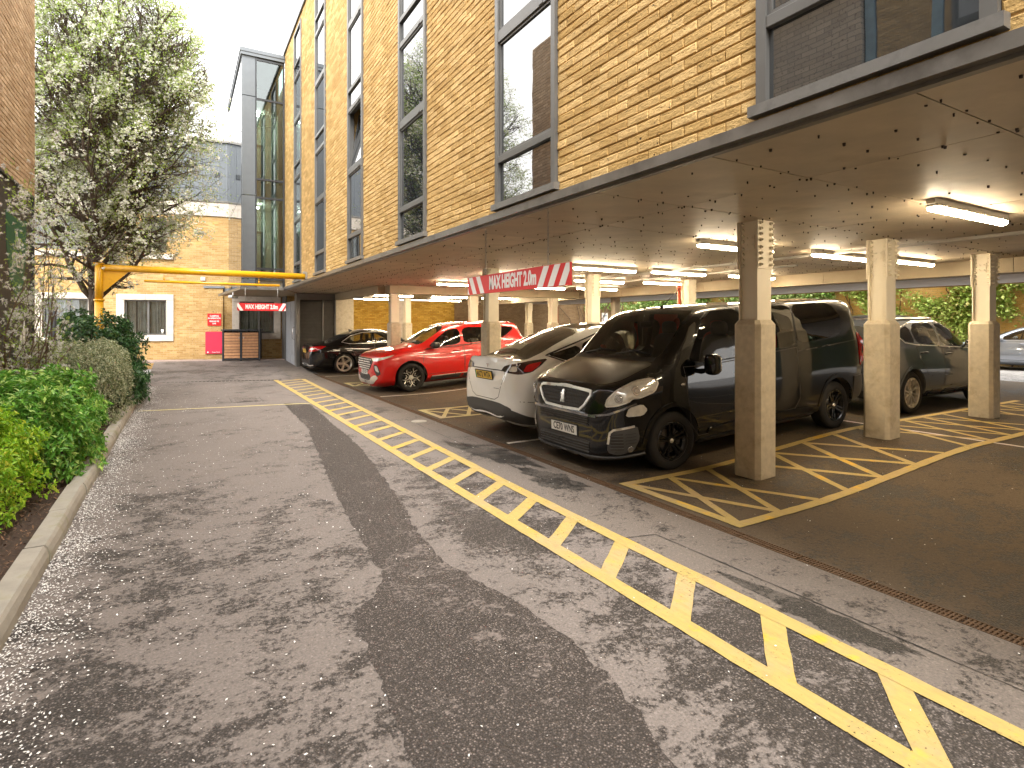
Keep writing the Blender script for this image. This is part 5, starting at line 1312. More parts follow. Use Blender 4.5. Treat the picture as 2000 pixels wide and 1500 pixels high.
# sides
for x in (.88, 4.155): arch_trim(van, x, .405, .05, 'paint_black', 5, 175, .012)
van.door([(1.30, .34), (1.16, .5), (1.12, .9), (1.10, 1.18), (1.5, 1.165), (2.24, 1.19), (2.24, .34)], handle=(2.08, 1.08)); van.door([(2.27, .34), (2.27, 1.2), (3.28, 1.245), (3.28, .55), (3.1, .34)], handle=(2.42, 1.10))
van.line('roof_shut_line', [(1.52, 1.72), (1.74, 1.835), (2.25, 1.85), (4.2, 1.86)], 90, .010, 'cabin_trim', .001); van.line('pillar_line', [(2.25, 1.2), (2.25, 1.84)], 90, .06, 'black_plastic', .0015)
van.line('sliding_rail', [(3.30, 1.19), (4.74, 1.25)], 90, .014, 'cabin_trim', .002); van.line('pillar_line', [(3.285, 1.28), (3.285, 1.82)], 90, .03, 'black_plastic', .0015)
van.skin('side_moulding', smooth_poly([(1.42, .36), (1.50, .43), (3.45, .43), (3.55, .36), (3.45, .33), (1.50, .33)], 1), 90, 'paint_black', .022, mirror=True, depth=.01); van.skin('sill', [(1.34, .24), (1.34, .30), (3.65, .30), (3.65, .24)], 90, 'black_plastic', .012, mirror=True)
van.skin('rear_bumper', [(4.56, .36), (4.60, .72), (4.90, .72), (4.95, .42)], 90, 'grey_plastic', .014, mirror=True)
van.skin('tail_light', smooth_poly([(4.80, .86), (4.80, 1.36), (4.87, 1.34), (4.92, 1.0), (4.93, .86)], 1), 90, 'lens_red', .012, mirror=True)
mirrors(van, 1.38, 1.20, (.075, .085, .125), .17); p, n = van.at(90, 1.05, .98)
for sg in (1, -1):
    p, n = van.at(90 * sg, sg * 1.05, .98); g = MB(); g.T = van.off; sellip(g, p + n * .004, (.035, .01, .02), .8, 14, 8); g.build('side_repeater', 'lamp_reflector', van.root)
g = MB(); g.T = van.off; p, n = van.at('T', 1.70, .02); g.cyl(p, p + Vector((-.02, 0, .02)), .03, 12, .012); g.cyl(p + Vector((-.01, 0, .01)), p + Vector((-.34, 0, .24)), .007, 6, .003); g.build('aerial', 'black_plastic', van.root)
for y0, y1 in ((-.62, -.02), (.02, .62)):
    g = MB(); g.T = van.off; P = [van.at('T', .86, y0)[0] + Vector((0, 0, .012)), van.at('T', .90, (y0 + y1) / 2)[0] + Vector((0, 0, .02)), van.at('T', .89, y1)[0] + Vector((0, 0, .014))]; g.tube(P, .009, 6); g.build('wiper', 'black_plastic', van.root)
van.skin('scuttle', [(.79, -.74), (.775, 0), (.79, .74), (.87, .72), (.83, 0), (.87, -.72)], 'T', 'black_plastic', .006, depth=.02)
g = MB(); g.T = van.off; sellip(g, (-1.10, 0, 1.06), (.30, .80, .17), .4, 24, 10); sellip(g, (-1.22, .32, 1.14), (.09, .2, .06), .5, 14, 8); sellip(g, (-1.15, -.1, 1.16), (.02, .10, .07), .4, 12, 8); g.build('dashboard', 'cabin_beige', van.root)
steering(van, 1.50, -.40, 1.16); seats(van, [(1.95, -.45), (1.95, .45)], .82, 'cabin_trim', .25, .66); seats(van, [(3.0, -.45), (3.0, .4)], .82, 'seat_red', .24, .62)
g = MB(); g.T = van.off; sellip(g, (-1.42, .0, 1.66), (.02, .11, .04), .5, 14, 8); g.build('rear_view_mirror', 'black_plastic', van.root)
van.place(4.05, 5.64, 180, (.88, 4.155))

# ======== white car, tail to the drive
wc = Car('white_car', 'white hatchback with sloping glass tail parked tail out between the van and the red SUV', 'car', 4.75, 1.92, dict(
    w=[(0, .60), (.05, .76), (.15, .88), (.4, .95), (1., .985), (2.4, 1.), (3.9, 1.), (4.3, .975), (4.5, .93), (4.62, .87), (4.70, .78), (4.75, .66)],
    zb=[(0, .26), (.1, .20), (1, .18), (4.0, .20), (4.5, .28), (4.75, .40)],
    zm=[(0, .5), (.3, .62), (1, .66), (3.8, .72), (4.4, .80), (4.75, .62)],
    zs=[(0, .6), (.1, .70), (.4, .86), (1, .97), (2, 1.0), (3, 1.04), (3.8, 1.09), (4.3, 1.13), (4.6, 1.10), (4.68, .95), (4.75, .8)],
    ks=[(0, .97), (1, .93), (2, .935), (3.9, .94), (4.5, .93), (4.75, .95)],
    zc=[(0, .66), (.03, .74), (.1, .82), (.4, .93), (.8, 1.01), (1.1, 1.06), (1.6, 1.34), (2.0, 1.56), (2.4, 1.65), (2.8, 1.655), (3.3, 1.60), (3.8, 1.47), (4.2, 1.32), (4.45, 1.235), (4.58, 1.235), (4.62, 1.225), (4.645, 1.16), (4.68, 1.10), (4.71, 1.03), (4.74, .93), (4.75, .86)],
    wr=[(0, .5), (.4, .7), (1.1, .76), (1.6, .70), (2.2, .64), (3.0, .63), (3.8, .65), (4.3, .70), (4.6, .74), (4.75, .6)],
    dr=[(0, .02), (.8, .05), (1.3, .12), (2.0, .10), (2.6, .07), (3.4, .08), (4.0, .09), (4.4, .05), (4.75, .03)]), 'paint_white', .07)
wc.ra = .35
ws1 = smooth_poly([(1.45, 1.02), (2.55, 1.06), (2.55, 1.50), (2.20, 1.47), (1.85, 1.30)], 2); ws2 = smooth_poly([(2.62, 1.065), (3.42, 1.10), (3.46, 1.36), (3.1, 1.475), (2.62, 1.505)], 2); ws3 = smooth_poly([(3.47, 1.105), (3.80, 1.15), (4.06, 1.25), (3.80, 1.30), (3.50, 1.36)], 1)
wr_ = smooth_poly([(3.3, -.56), (3.9, -.60), (4.43, -.66), (4.50, -.3), (4.51, 0), (4.50, .3), (4.43, .66), (3.9, .60), (3.3, .56)], 2); wt = smooth_poly([(1.18, -.66), (1.12, 0), (1.18, .66), (2.0, .56), (2.08, 0), (2.0, -.56)], 2)
wc.body((.87, 3.76), .35, 1.25, 4.35, [ws1, ws2, ws3], [(wt, 1.0)])
glazing(wc, [(ws1, 'glass_mid'), (ws2, 'glass_mid'), (ws3, 'glass_tint')], wt)
wc.skin('rear_window', wr_, 'T', 'window_glass', .004, depth=.01, grid=.08); wc.skin('glass_roof', smooth_poly([(2.12, -.56), (2.12, .56), (3.26, .55), (3.26, -.55)], 2), 'T', 'window_glass', .003, grid=.1)
wc.wheels((.87, 3.76), .35, .235, 'multi', 'alloy_dark', wd=.24)
TL = [(.56, 1.10), (.76, 1.135), (1.06, 1.155), (1.34, 1.135), (1.24, 1.05), (1.15, 1.0), (.95, .985), (.74, 1.02), (.60, 1.045)]
# rear lamps wrap the corner: seen from azimuth 137 the h axis runs to the viewer's right
def mirh(P): return [(-a, z) for a, z in P]
def rearh(s_, y_, az): a = radians(az); return s_ * sin(a) + y_ * cos(a)
def rl(pts, az): return [(rearh(a, c, az), z) for a, c, z in pts]
az = 140
TLp = rl([(4.66, .42, 1.065), (4.66, .50, 1.130), (4.60, .66, 1.165), (4.45, .82, 1.190), (4.22, .90, 1.205), (4.30, .90, 1.125), (4.42, .87, 1.045), (4.55, .78, 1.020), (4.64, .60, 1.040)], az)
wc.skin('tail_light', smooth_poly(TLp, 1), az, 'lens_dark', .006, mirror=True, grid=.04, depth=.015)
wc.skin('tail_light_lens', smooth_poly(rl([(4.50, .79, 1.055), (4.47, .81, 1.145), (4.30, .895, 1.170), (4.34, .89, 1.115), (4.43, .87, 1.055)], az), 1), az, 'lens_red', .010, mirror=True, grid=.04, depth=.005)
wc.skin('tail_light_lens', smooth_poly(rl([(4.62, .60, 1.060), (4.60, .64, 1.130), (4.55, .72, 1.135), (4.56, .73, 1.060)], az), 1), az, 'lamp_clear', .010, mirror=True, grid=.04, depth=.005)
wc.line('boot_shut_line', [(-.56, 1.05), (-.58, .98), (-.42, .68), (-.30, .63), (.30, .63), (.42, .68), (.58, .98), (.56, 1.05)], 180, .009, 'grey_plastic', .0012, mirror=False)
wc.line('boot_ledge', [(-.48, 1.065), (.48, 1.065)], 180, .014, 'grey_plastic', .003, mirror=False)
wc.line('bumper_line', rl([(4.25, .93, .62), (4.45, .90, .62), (4.60, .80, .64)], az), az, .007, 'grey_plastic', .001)
wc.skin('lower_bumper', smooth_poly([(-.70, .56), (-.40, .60), (.40, .60), (.70, .56), (.76, .42), (.60, .34), (-.60, .34), (-.76, .42)], 1), 180, 'grey_plastic', .010)
wc.skin('lower_bumper', smooth_poly(rl([(4.72, .50, .56), (4.62, .72, .50), (4.45, .85, .40), (4.25, .92, .36), (4.25, .90, .25), (4.5, .78, .28), (4.70, .5, .36)], az), 1), az, 'grey_plastic', .009, mirror=True)
g = MB(); g.T = wc.off
def tesT(g, c, s_):
    p, n = c.at(180, 0, 1.135 if False else 1.12); M4 = Matrix.Translation(p + Vector((-.012, 0, 0))); 
    for bx in (((-.004, -.035, .01), (.004, .035, .022)), ((-.004, -.006, -.045), (.004, .006, .01))): g.box(tuple(M4 @ Vector(bx[0])), tuple(M4 @ Vector(bx[1])))
tesT(g, wc, 1); g.build('badge', 'chrome', wc.root)
plate(wc, 180, .0, .985, 'AK72 WTA', 'plate_yellow', green=True, tilt=8)
g = MB(); g.T = wc.off; p, n = wc.at(180, .38, .80); g.box((p.x - .006, -.46, .80), (p.x + .004, -.30, .808)); g.build('lettering_strip', 'chrome', wc.root)
for x in (.87, 3.76): arch_trim(wc, x, .405, .045, 'grey_plastic', -8, 188, .008)
wc.skin('sill', [(1.3, .22), (1.3, .31), (3.34, .32), (3.34, .22)], 90, 'grey_plastic', .010, mirror=True)
wc.door([(1.30, .36), (1.22, .6), (1.28, .98), (2.58, 1.02), (2.58, .36)], handle=None); wc.door([(2.61, .36), (2.61, 1.03), (3.46, 1.07), (3.40, .86), (3.22, .62), (3.2, .36)])
wc.line('window_trim', [(1.45, 1.0), (2.6, 1.035), (3.5, 1.075), (3.82, 1.13), (4.08, 1.245), (3.8, 1.32), (3.1, 1.50), (2.4, 1.53)], 90, .016, 'black_plastic', .006)
mirrors(wc, 1.62, 1.08, (.08, .10, .07), .13)
g = MB(); g.T = wc.off; sellip(g, (-1.35, 0, .92), (.25, .72, .10), .4, 20, 8); g.build('dashboard', 'cabin_beige', wc.root); seats(wc, [(2.2, -.4), (2.2, .4), (3.05, -.4), (3.05, .4)], .62, 'cabin_trim', .24, .6); steering(wc, 1.75, -.38, .96)
wc.place(4.05 + 4.75, 7.68, 0, (.87, 3.76))

# ======== red SUV, nose to the drive
rc = Car('red_suv', 'bright red SUV parked nose out with black and silver star wheels', 'car', 4.50, 1.865, dict(
    w=[(0, .62), (.03, .74), (.1, .87), (.25, .95), (.8, .99), (2.4, .985), (3.6, 1.), (4.2, .96), (4.4, .88), (4.5, .76)],
    zb=[(0, .30), (.06, .22), (.4, .20), (3.9, .22), (4.3, .32), (4.5, .42)],
    zm=[(0, .55), (.3, .72), (2, .70), (3.6, .78), (4.5, .7)],
    zs=[(0, .72), (.05, .84), (.2, .93), (.9, 1.01), (2, 1.03), (3, 1.07), (4, 1.12), (4.4, 1.05), (4.5, .8)],
    ks=[(0, .96), (1, .93), (2.5, .935), (4, .94), (4.5, .95)],
    zc=[(0, .80), (.02, .88), (.05, .94), (.12, .985), (.4, 1.06), (.8, 1.12), (1.08, 1.165), (1.5, 1.38), (1.9, 1.56), (2.2, 1.625), (2.6, 1.655), (3.3, 1.645), (3.9, 1.58), (4.15, 1.535), (4.18, 1.47), (4.3, 1.25), (4.38, 1.1), (4.46, .95), (4.5, .85)],
    wr=[(0, .5), (.3, .75), (1.1, .80), (1.6, .73), (2.2, .69), (3.6, .68), (4.15, .66), (4.5, .7)],
    dr=[(0, .02), (.9, .05), (1.3, .12), (2, .09), (2.5, .06), (3.9, .07), (4.5, .05)]), 'paint_red', .07)
rc.ra = .36
rs1 = smooth_poly([(1.38, 1.06), (2.32, 1.085), (2.32, 1.50), (2.0, 1.47), (1.72, 1.30)], 2); rs2 = smooth_poly([(2.40, 1.09), (3.28, 1.13), (3.34, 1.36), (3.2, 1.49), (2.40, 1.515)], 2); rs3 = smooth_poly([(3.36, 1.14), (3.60, 1.18), (4.02, 1.42), (3.7, 1.47), (3.36, 1.46)], 1)
rt = smooth_poly([(1.20, -.70), (1.13, 0), (1.20, .70), (1.95, .60), (2.02, 0), (1.95, -.60)], 2)
rc.body((.90, 3.58), .36, 1.24, 4.1, [rs1, rs2, rs3], [(rt, 1.0)], .06)
glazing(rc, [(rs1, 'glass_mid'), (rs2, 'glass_tint'), (rs3, 'glass_tint')], rt, topm='glass_clear')
rc.wheels((.90, 3.58), .36, .25, 'star', 'satin_silver', wd=.235)
for x in (.90, 3.58): arch_trim(rc, x, .425, .035, 'paint_red', -5, 185, .012)
rc.skin('grille', smooth_poly([(-.60, .885), (0, .90), (.60, .885), (.66, .84), (.52, .66), (.40, .60), (-.40, .60), (-.52, .66), (-.66, .84)], 1), 0, 'cabin_trim', .004)
g = MB(); g.T = rc.off
for j, z in enumerate((.635, .69, .745, .80, .855)):
    for k in range(9):
        h = (-.50 + .125 * k + (.06 if j % 2 else 0)); lim = .40 + (z - .60) * .75
        if abs(h) > lim: continue
        p, n = rc.at(0, h, z)
        if p: sellip(g, p + n * .012, (.012, .045, .018), .7, 8, 6)
tag(g.build('grille_bars', 'satin_silver', rc.root), kind='stuff')
hl = rl([(.06, .50, .895), (.12, .66, .90), (.28, .82, .92), (.52, .895, .955), (.30, .86, .875), (.14, .76, .83), (.07, .60, .83)], 45)
rc.skin('headlight', smooth_poly(hl, 1), 45, 'lamp_clear', .007, mirror=True, grid=.04)
rc.skin('corner_lamp', smooth_poly(rl([(.10, .62, .74), (.14, .74, .74), (.20, .80, .52), (.14, .72, .46), (.10, .62, .60)], 45), 1), 45, 'cabin_trim', .006, mirror=True, grid=.04)
rc.skin('corner_lamp_lens', smooth_poly(rl([(.11, .65, .72), (.14, .73, .71), (.17, .77, .55), (.12, .68, .60)], 45), 1), 45, 'lamp_clear', .011, mirror=True, grid=.04)
rc.skin('skid_plate', smooth_poly([(-.72, .50), (-.45, .40), (-.40, .34), (.40, .34), (.45, .40), (.72, .50), (.80, .42), (.62, .28), (.4, .25), (-.4, .25), (-.62, .28), (-.80, .42)], 1), 0, 'satin_silver', .012)
rc.skin('lower_intake', smooth_poly([(-.42, .50), (.42, .50), (.46, .42), (.36, .34), (-.36, .34), (-.46, .42)], 1), 0, 'cabin_trim', .006)
for z in (.37, .41, .45): rc.line('intake_slat', [(-.40, z), (.40, z)], 0, .010, 'grey_plastic', .014, mirror=False)
rc.line('bumper_edge', [(-.6, .545), (-.45, .535), (.45, .535), (.6, .545)], 0, .03, 'paint_red', .014, mirror=False)
plate(rc, 0, 0, .54, 'LD23 KXV', 'plate_white')
p, n = rc.at(0, 0, .79); g = MB(); g.T = rc.off; sellip(g, p + n * .015, (.012, .055, .03), .9, 14, 8); g.build('badge', 'chrome', rc.root)
rc.skin('sill', [(1.42, .24), (1.42, .33), (3.05, .34), (3.05, .24)], 90, 'grey_plastic', .012, mirror=True); rc.line('side_strip', [(1.45, .345), (3.02, .355)], 90, .016, 'satin_silver', .012)
rc.door([(1.28, .40), (1.22, .7), (1.28, 1.02), (2.36, 1.045), (2.36, .40)], handle=(2.18, .93)); rc.door([(2.39, .40), (2.39, 1.05), (3.30, 1.09), (3.26, .9), (3.02, .6), (2.98, .40)], handle=(3.12, .97))
rc.line('window_trim', [(1.35, 1.04), (2.4, 1.065), (3.35, 1.105), (3.62, 1.15), (4.06, 1.43)], 90, .014, 'black_plastic', .006); rc.line('roof_rail', [(1.85, 1.545), (2.2, 1.60), (3.9, 1.56)], 90, .02, 'satin_silver', .03)
rc.line('crease', [(.62, .955), (1.2, .93), (2.2, .86)], 90, .010, 'paint_red', .006); rc.line('crease', [(2.4, .70), (3.1, .92)], 90, .010, 'paint_red', .005)
rc.skin('spoiler', smooth_poly([(3.98, -.55), (3.98, .55), (4.20, .52), (4.24, 0), (4.20, -.52)], 1), 'T', 'paint_red', .025, depth=.05)
mirrors(rc, 1.55, 1.12, (.09, .11, .075), .14, 'black_plastic')
g = MB(); g.T = rc.off; sellip(g, (-1.35, 0, 1.0), (.22, .68, .10), .4, 20, 8); g.build('dashboard', 'cabin_trim', rc.root); seats(rc, [(2.05, -.38), (2.05, .38), (2.9, -.38), (2.9, .38)], .68, 'cabin_trim', .24, .6); steering(rc, 1.66, -.36, 1.04)
rc.place(4.06, 14.28, 180, (.90, 3.58))

# ======== black saloon, tail to the drive
ac = Car('black_saloon', 'black saloon parked tail out at the far end beside the louvred plant room', 'car', 4.92, 1.875, dict(
    w=[(0, .62), (.05, .77), (.15, .88), (.5, .96), (1.4, .985), (3.8, 1.), (4.4, .975), (4.7, .92), (4.84, .86), (4.92, .76)],
    zb=[(0, .26), (.1, .18), (1, .15), (4.1, .17), (4.7, .24), (4.92, .34)],
    zm=[(0, .48), (.4, .58), (4, .62), (4.92, .6)],
    zs=[(0, .58), (.1, .68), (.6, .82), (1.4, .91), (3, .94), (4.2, .97), (4.7, .97), (4.86, .92), (4.92, .75)],
    ks=[(0, .96), (1.4, .93), (4, .94), (4.92, .95)],
    zc=[(0, .64), (.05, .74), (.2, .80), (.8, .90), (1.4, .98), (1.8, 1.20), (2.2, 1.38), (2.6, 1.45), (3.0, 1.46), (3.5, 1.38), (4.0, 1.20), (4.30, 1.09), (4.6, 1.065), (4.80, 1.06), (4.83, 1.03), (4.87, .92), (4.92, .80)],
    wr=[(0, .5), (.8, .78), (1.4, .80), (2.0, .70), (2.8, .65), (3.6, .66), (4.2, .74), (4.7, .78), (4.92, .7)],
    dr=[(0, .02), (1.2, .05), (1.7, .10), (2.6, .07), (3.6, .09), (4.2, .05), (4.92, .03)]), 'paint_ink', .08)
ac.ra = .34
as1 = smooth_poly([(1.75, .96), (2.72, .985), (2.72, 1.33), (2.35, 1.30), (2.05, 1.16)], 2); as2 = smooth_poly([(2.79, .99), (3.55, 1.02), (3.80, 1.08), (3.45, 1.26), (3.1, 1.325), (2.79, 1.335)], 1)
at_ = smooth_poly([(1.50, -.66), (1.44, 0), (1.50, .66), (2.2, .55), (2.28, 0), (2.2, -.55)], 2); ar_ = smooth_poly([(3.42, -.54), (3.38, 0), (3.42, .54), (4.12, .62), (4.20, 0), (4.12, -.62)], 2)
ac.body((.92, 3.83), .34, 1.6, 4.1, [as1, as2], [(at_, .95)]); glazing(ac, [(as1, 'glass_mid'), (as2, 'glass_mid')], at_); ac.skin('rear_window', ar_, 'T', 'window_glass', .003)
ac.wheels((.92, 3.83), .34, .255, 'rotor', 'alloy_silver', wd=.24, inset=.02)
az = 138
ac.skin('tail_light', smooth_poly(rl([(4.86, .45, .84), (4.85, .48, .96), (4.78, .70, .985), (4.60, .86, .99), (4.42, .91, .97), (4.60, .88, .87), (4.76, .76, .82)], az), 1), az, 'lens_red', .007, mirror=True, grid=.045)
ac.skin('tail_light_lens', smooth_poly(rl([(4.85, .50, .87), (4.83, .56, .93), (4.70, .78, .94), (4.72, .78, .88)], az), 1), az, 'lamp_clear', .012, mirror=True, grid=.045)
ac.line('boot_shut_line', [(-.52, .96), (-.48, .70), (.48, .70), (.52, .96)], 180, .009, 'cabin_trim', .001, mirror=False); plate(ac, 180, 0, .84, 'LB65 OXR', 'plate_yellow')
ac.skin('diffuser', smooth_poly([(-.55, .42), (.55, .42), (.50, .30), (-.50, .30)], 1), 180, 'grey_plastic', .010)
ac.line('chrome_trim', rl([(4.90, .30, .37), (4.86, .62, .36), (4.78, .74, .37)], az), az, .03, 'satin_silver', .012)
ac.line('window_trim', [(1.72, .945), (2.8, .97), (3.6, 1.0), (3.86, 1.07), (3.5, 1.27), (3.1, 1.35), (2.4, 1.34), (2.0, 1.17)], 90, .014, 'satin_silver', .005)
ac.door([(1.52, .34), (1.45, .6), (1.52, .92), (2.74, .955), (2.74, .34)], handle=(2.58, .86)); ac.door([(2.77, .34), (2.77, .955), (3.62, .985), (3.50, .7), (3.35, .34)], handle=(3.46, .89))
mirrors(ac, 1.95, 1.0, (.08, .10, .07), .13); seats(ac, [(2.3, -.38), (2.3, .38), (3.15, -.38), (3.15, .38)], .52, 'cabin_trim', .24, .58); ac.skin('sill', [(1.6, .19), (1.6, .26), (3.35, .27), (3.35, .19)], 90, 'paint_ink', .014, mirror=True)
p, n = ac.at('T', 3.3, 0); g = MB(); g.T = ac.off; g.prism([(p.x + .08, p.z - .01), (p.x - .1, p.z - .01), (p.x - .1, p.z + .06)], -.02, .02, 'Y'); g.build('roof_fin', 'paint_ink', ac.root)
ac.place(3.72 + 4.92, 20.36, 0, (.92, 3.83))

# ======== slate SUV, tail towards the van
sc = Car('grey_suv', 'dark slate grey SUV parked beyond the van with tail towards it and silver wheels', 'car', 4.62, 1.88, dict(
    w=[(0, .62), (.05, .78), (.2, .92), (.7, .985), (3.6, 1.), (4.3, .97), (4.5, .90), (4.62, .78)],
    zb=[(0, .3), (.1, .22), (3.9, .24), (4.4, .32), (4.62, .40)], zm=[(0, .55), (.4, .72), (3.8, .78), (4.62, .72)],
    zs=[(0, .74), (.1, .86), (.5, .98), (1.4, 1.05), (3, 1.10), (4.1, 1.16), (4.5, 1.12), (4.62, .9)], ks=[(0, .96), (1.2, .93), (4, .94), (4.62, .95)],
    zc=[(0, .80), (.05, .92), (.15, 1.0), (.6, 1.08), (1.15, 1.16), (1.6, 1.42), (2.0, 1.60), (2.4, 1.665), (2.9, 1.68), (3.6, 1.65), (4.15, 1.57), (4.24, 1.53), (4.3, 1.4), (4.44, 1.18), (4.5, 1.12), (4.57, 1.0), (4.62, .88)],
    wr=[(0, .5), (.3, .75), (1.1, .80), (1.6, .73), (2.3, .68), (3.6, .68), (4.2, .68), (4.62, .72)], dr=[(0, .02), (.9, .05), (1.3, .12), (2.2, .08), (3.9, .08), (4.62, .05)]), 'paint_slate', .08)
sc.ra = .35
ss1 = smooth_poly([(1.50, 1.09), (2.48, 1.13), (2.48, 1.52), (2.15, 1.50), (1.82, 1.33)], 2); ss2 = smooth_poly([(2.55, 1.135), (3.35, 1.17), (3.40, 1.40), (3.2, 1.515), (2.55, 1.53)], 2); ss3 = smooth_poly([(3.42, 1.18), (3.72, 1.21), (3.86, 1.30), (3.70, 1.42), (3.44, 1.48)], 1)
s_t = smooth_poly([(1.27, -.70), (1.20, 0), (1.27, .70), (2.05, .58), (2.12, 0), (2.05, -.58)], 2); s_r = smooth_poly([(-.60, 1.22), (.60, 1.22), (.56, 1.47), (-.56, 1.47)], 2)
sc.body((.90, 3.61), .35, 1.32, 4.2, [ss1, ss2, ss3], [(s_t, 1.0)]); glazing(sc, [(ss1, 'glass_mid'), (ss2, 'glass_mid'), (ss3, 'glass_tint')], s_t); sc.skin('rear_window', s_r, 180, 'window_glass', .004, grid=.08)
sc.wheels((.90, 3.61), .35, .245, 'multi', 'alloy_silver', wd=.24)
az = 140
sc.skin('tail_light', smooth_poly(rl([(4.50, .52, .98), (4.49, .55, 1.13), (4.36, .84, 1.16), (4.12, .92, 1.16), (4.28, .91, 1.02), (4.42, .86, .97)], az), 1), az, 'lens_red', .008, mirror=True, grid=.045)
sc.skin('rear_diffuser', smooth_poly([(-.7, .55), (.7, .55), (.66, .40), (-.66, .40)], 1), 180, 'grey_plastic', .012); sc.line('chrome_trim', [(-.6, .60), (.6, .60)], 180, .02, 'satin_silver', .014, mirror=False)
for x in (.90, 3.61): arch_trim(sc, x, .415, .04, 'paint_slate', -5, 185, .010)
sc.skin('sill', [(1.42, .27), (1.42, .36), (3.1, .37), (3.1, .27)], 90, 'paint_slate', .016, mirror=True); sc.line('window_trim', [(1.46, 1.065), (2.5, 1.11), (3.4, 1.15), (3.76, 1.19), (3.9, 1.30), (3.72, 1.44), (3.3, 1.53), (2.3, 1.56), (1.85, 1.38)], 90, .014, 'satin_silver', .006)
sc.door([(1.33, .42), (1.28, .7), (1.33, 1.04), (2.50, 1.085), (2.50, .42)], handle=(2.34, .97), hm='black_plastic'); sc.door([(2.53, .42), (2.53, 1.09), (3.42, 1.125), (3.35, .9), (3.08, .6), (3.04, .42)], handle=(3.22, 1.01), hm='black_plastic')
sc.line('roof_rail', [(2.1, 1.60), (3.9, 1.575)], 90, .02, 'satin_silver', .03); sc.line('crease', [(1.6, .60), (3.0, .62)], 90, .012, 'paint_slate', .006); mirrors(sc, 1.68, 1.15, (.09, .11, .075), .14); seats(sc, [(2.15, -.38), (2.15, .38), (3.0, -.38), (3.0, .38)], .68, 'cabin_trim', .24, .6)
g = MB(); g.T = sc.off; p, n = sc.at('T', 4.0, 0); sellip(g, (p.x, 0, p.z + .02), (.09, .025, .03), .8, 12, 8); g.build('roof_fin', 'black_plastic', sc.root)
sc.place(9.55 + 4.62, 5.70, 0, (.90, 3.61))

# ======== silver hatchback out in the yard
fc = Car('silver_hatchback', 'silver blue older hatchback standing in daylight in the yard at the right edge', 'car', 4.1, 1.72, dict(
    w=[(0, .62), (.06, .80), (.25, .93), (.8, .99), (3.3, 1.), (3.9, .95), (4.1, .82)], zb=[(0, .26), (.2, .2), (3.6, .22), (4.1, .34)], zm=[(0, .5), (.4, .6), (4.1, .62)],
    zs=[(0, .62), (.1, .74), (.5, .86), (1.2, .94), (3.4, .98), (3.9, .96), (4.1, .8)], ks=[(0, .96), (1, .94), (4.1, .95)],
    zc=[(0, .66), (.05, .76), (.2, .84), (.6, .94), (1.0, 1.01), (1.5, 1.25), (1.9, 1.40), (2.3, 1.465), (3.2, 1.45), (3.6, 1.40), (3.8, 1.2), (3.98, 1.02), (4.1, .85)],
    wr=[(0, .5), (.4, .78), (1.0, .82), (1.6, .74), (2.3, .69), (3.4, .69), (4.1, .72)], dr=[(0, .02), (.8, .05), (1.3, .10), (2, .07), (4.1, .05)]), 'paint_silver', .09)
fc.ra = .30
fs1 = smooth_poly([(1.35, .98), (2.2, 1.0), (2.2, 1.33), (1.95, 1.31), (1.62, 1.16)], 2); fs2 = smooth_poly([(2.26, 1.0), (3.2, 1.02), (3.3, 1.15), (3.1, 1.32), (2.26, 1.335)], 2); ft = smooth_poly([(1.12, -.64), (1.06, 0), (1.12, .64), (1.85, .54), (1.92, 0), (1.85, -.54)], 2)
fc.body((.80, 3.35), .30, 1.2, 3.5, [fs1, fs2], [(ft, .95)]); glazing(fc, [(fs1, 'glass_mid'), (fs2, 'glass_mid')], None); fc.skin('windscreen', ft, 'T', 'side_glass', .003); fc.wheels((.80, 3.35), .30, .19, 'plain', 'alloy_silver', wd=.19)
fc.skin('headlight', smooth_poly(rl([(.10, .52, .62), (.12, .55, .74), (.30, .78, .80), (.45, .81, .76), (.3, .78, .64)], 45), 1), 45, 'lamp_clear', .006, mirror=True); fc.line('rub_strip', [(1.15, .55), (3.0, .56)], 90, .05, 'paint_silver', .014)
fc.door([(1.18, .34), (1.14, .6), (1.2, .93), (2.23, .96), (2.23, .34)], handle=(2.05, .86)); fc.line('indicator', [(.98, .72), (1.03, .72)], 90, .03, 'lens_amber', .01); mirrors(fc, 1.50, 1.02, (.08, .09, .06), .12); seats(fc, [(1.9, -.36), (1.9, .36)], .55, 'cabin_trim', .22, .55)
fc.place(23.6, 9.4, 97, (.80, 3.35))
# ---------------------------------------------------------------- plants
def unit(a): return a / np.maximum(np.linalg.norm(a, axis=-1, keepdims=True), 1e-9)
def leaves(name, P, D, Lh, Wd, mats, parent=None, fold=.25, mi=None, droop=.15):
    """pointed folded leaves, two quads each: P base, D direction"""
    n = len(P); D = unit(D); up = np.array([0, 0, 1.]) + RNG.normal(0, .5, (n, 3)); side = unit(np.cross(D, up)); nn = np.cross(side, D)
    Lh = np.broadcast_to(Lh, n)[:, None] * RNG.uniform(.7, 1.25, (n, 1)); Wd = np.broadcast_to(Wd, n)[:, None] * RNG.uniform(.8, 1.2, (n, 1))
    T = P + D * Lh - nn * Lh * droop; M = P + D * Lh * .5; R = M + side * Wd / 2 + nn * Wd * fold; Lf = M - side * Wd / 2 + nn * Wd * fold
    V = np.stack([P, R, T, M, Lf], 1).reshape(-1, 3); b = 5 * np.arange(n)[:, None, None]
    F = (np.array([(0, 1, 2, 3), (0, 3, 2, 4)])[None] + b).reshape(-1, 4)
    if mi is not None: mi = np.repeat(mi, 2)
    return link(name, mesh_np(name, V, F, mats, smooth=False, mi=mi), parent)
